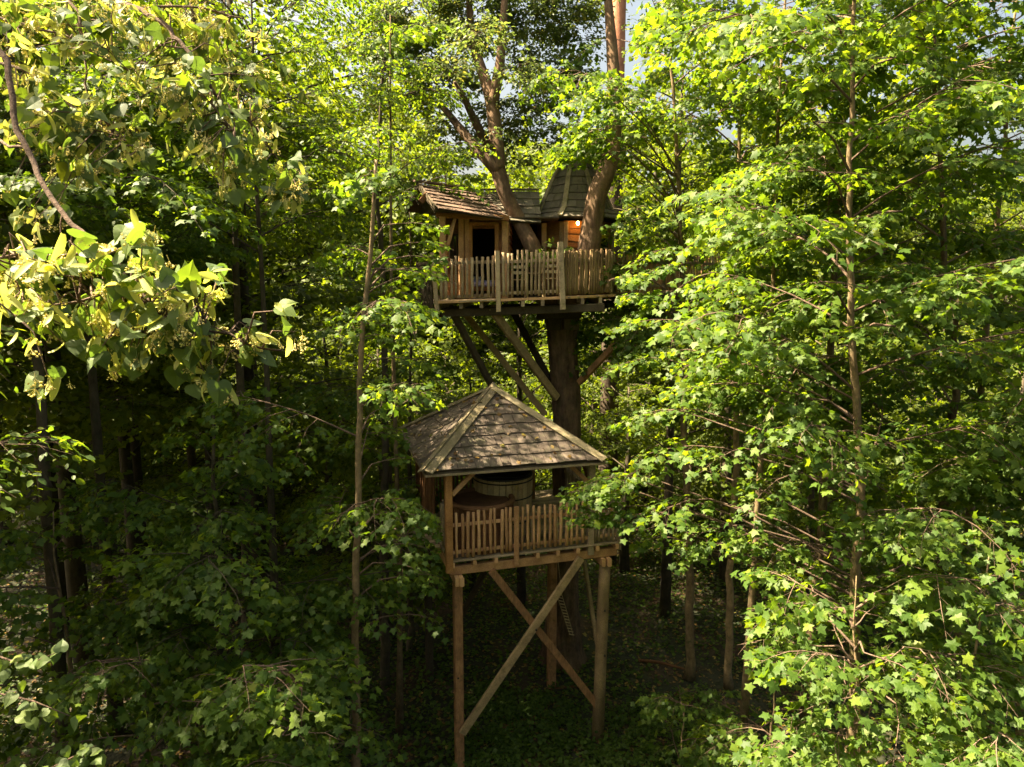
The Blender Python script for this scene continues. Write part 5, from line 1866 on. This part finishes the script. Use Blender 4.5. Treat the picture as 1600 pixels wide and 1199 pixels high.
    bough('lower flowering linden bough with large pale bracts, hanging nearest the camera',
          [([(-140, -60, 2.6), (10, 90, 2.35), (28, 205, 2.25), (60, 275, 2.15), (112, 350, 2.05), (165, 400, 2.0), (215, 455, 1.95), (260, 500, 1.9), (330, 520, 1.9), (440, 548, 1.9)], 0.011, 0.003),
           ([(-120, 240, 2.5), (0, 222, 2.3), (40, 232, 2.22)], 0.007, 0.004),
           ([(165, 400, 2.0), (90, 400, 1.95), (0, 400, 1.9), (-80, 410, 1.9)], 0.005, 0.003),
           ([(215, 455, 1.95), (120, 470, 1.9), (20, 490, 1.85)], 0.005, 0.002)],
          [(0, 395, 200, 400, 1.75, 2.15, 18), (0, 470, 300, 450, 1.75, 2.1, 34), (60, 520, 300, 520, 1.8, 2.0, 20), (250, 490, 445, 535, 1.85, 2.0, 20), (270, 545, 350, 560, 1.85, 1.95, 8), (170, 390, 300, 450, 1.9, 2.1, 10)],
          0.056, 270, 298, 298, P(-140, -60, 2.6))
    bough('flowering linden bough filling the top left corner, further off than the low bough',
          [([(60, -60, 3.2), (120, 20, 3.0), (135, 110, 2.95), (140, 190, 2.9)], 0.007, 0.003),
           ([(-140, 60, 3.0), (40, 110, 2.9), (160, 200, 2.85), (230, 230, 2.8)], 0.008, 0.003),
           ([(-150, -20, 3.0), (10, 30, 2.95), (110, 60, 2.95), (200, 110, 2.9)], 0.007, 0.003)],
          [(0, 60, 200, 40, 2.7, 3.4, 26), (0, 165, 230, 195, 2.6, 3.1, 34), (60, 230, 210, 250, 2.6, 2.9, 18), (0, 20, 130, 20, 2.7, 3.3, 14), (0, 250, 60, 330, 2.6, 2.9, 6)],
          0.060, 270, 295, 295, P(-140, 60, 3.0))
    bough('flowering linden bough reaching diagonally from the top edge towards the cabin',
          [([(-160, -80, 3.9), (120, -20, 3.4), (220, 16, 3.2), (265, 45, 3.1), (295, 85, 3.05), (325, 130, 3.0), (350, 165, 3.0), (400, 200, 3.0), (470, 300, 3.05)], 0.014, 0.003),
           ([(325, 130, 3.0), (330, 160, 2.95), (365, 205, 2.9)], 0.005, 0.003),
           ([(240, 10, 3.2), (300, 10, 3.3), (380, 30, 3.4), (420, 90, 3.4)], 0.006, 0.003)],
          [(200, 80, 330, 180, 2.8, 3.2, 22), (270, 190, 470, 305, 2.8, 3.1, 32), (330, 160, 440, 230, 2.9, 3.1, 14), (280, 20, 430, 110, 3.1, 3.5, 20), (180, 20, 330, 40, 3.1, 3.4, 12)],
          0.060, 270, 295, 295, P(-160, -80, 3.9))
    # two leafy sprigs without flowers near the lower left corner
    def sprig(label, pl, n, size):
        pts = [P(*q) for q in pl]
        root = thing('linden_sprig', label, 'branch', tuple(pts[0]))
        MB().tube(pts, [0.006] * (len(pts) - 1) + [0.002], n=6).build('stem', M['twig'], root, smooth=True)
        Pn, A = [], []
        for i in range(n):
            u = (i + rng.random()) / n * (len(pts) - 1)
            k = min(int(u), len(pts) - 2)
            p = pts[k].lerp(pts[k + 1], u - k)
            Pn.append(p + Vector(rng.normal(0, 0.05, 3))); d = (pts[k + 1] - pts[k]).normalized()
            a = np.array(d) * 0.6 + rng.normal(0, 0.6, 3); a[2] -= 0.3; A.append(a)
        Pn, A = np.array(Pn), np.array(A)
        N = rng.normal(0, 0.3, (n, 3)); N[:, 2] += 1; N[:, 1] -= 0.3
        place_leaf_objects('leaf', leaf_m, root, Pn, nrm(A), N, size * rng.uniform(0.7, 1.2, n))
    sprig('small leafy linden sprig with round green leaves at the left edge, low down', [(-120, 1000, 4.2), (-20, 1020, 4.1), (40, 1040, 4.0), (100, 1015, 4.0)], 26, 0.08)
    sprig('drooping linden sprig with round green leaves below the other low sprig', [(-120, 1060, 4.2), (-20, 1080, 4.1), (50, 1095, 4.0), (112, 1120, 4.0)], 26, 0.08)
    sprig('pale linden sprig poking up at the bottom edge', [(40, 1260, 4.6), (70, 1205, 4.5), (110, 1185, 4.5), (150, 1165, 4.5)], 30, 0.08)


linden()
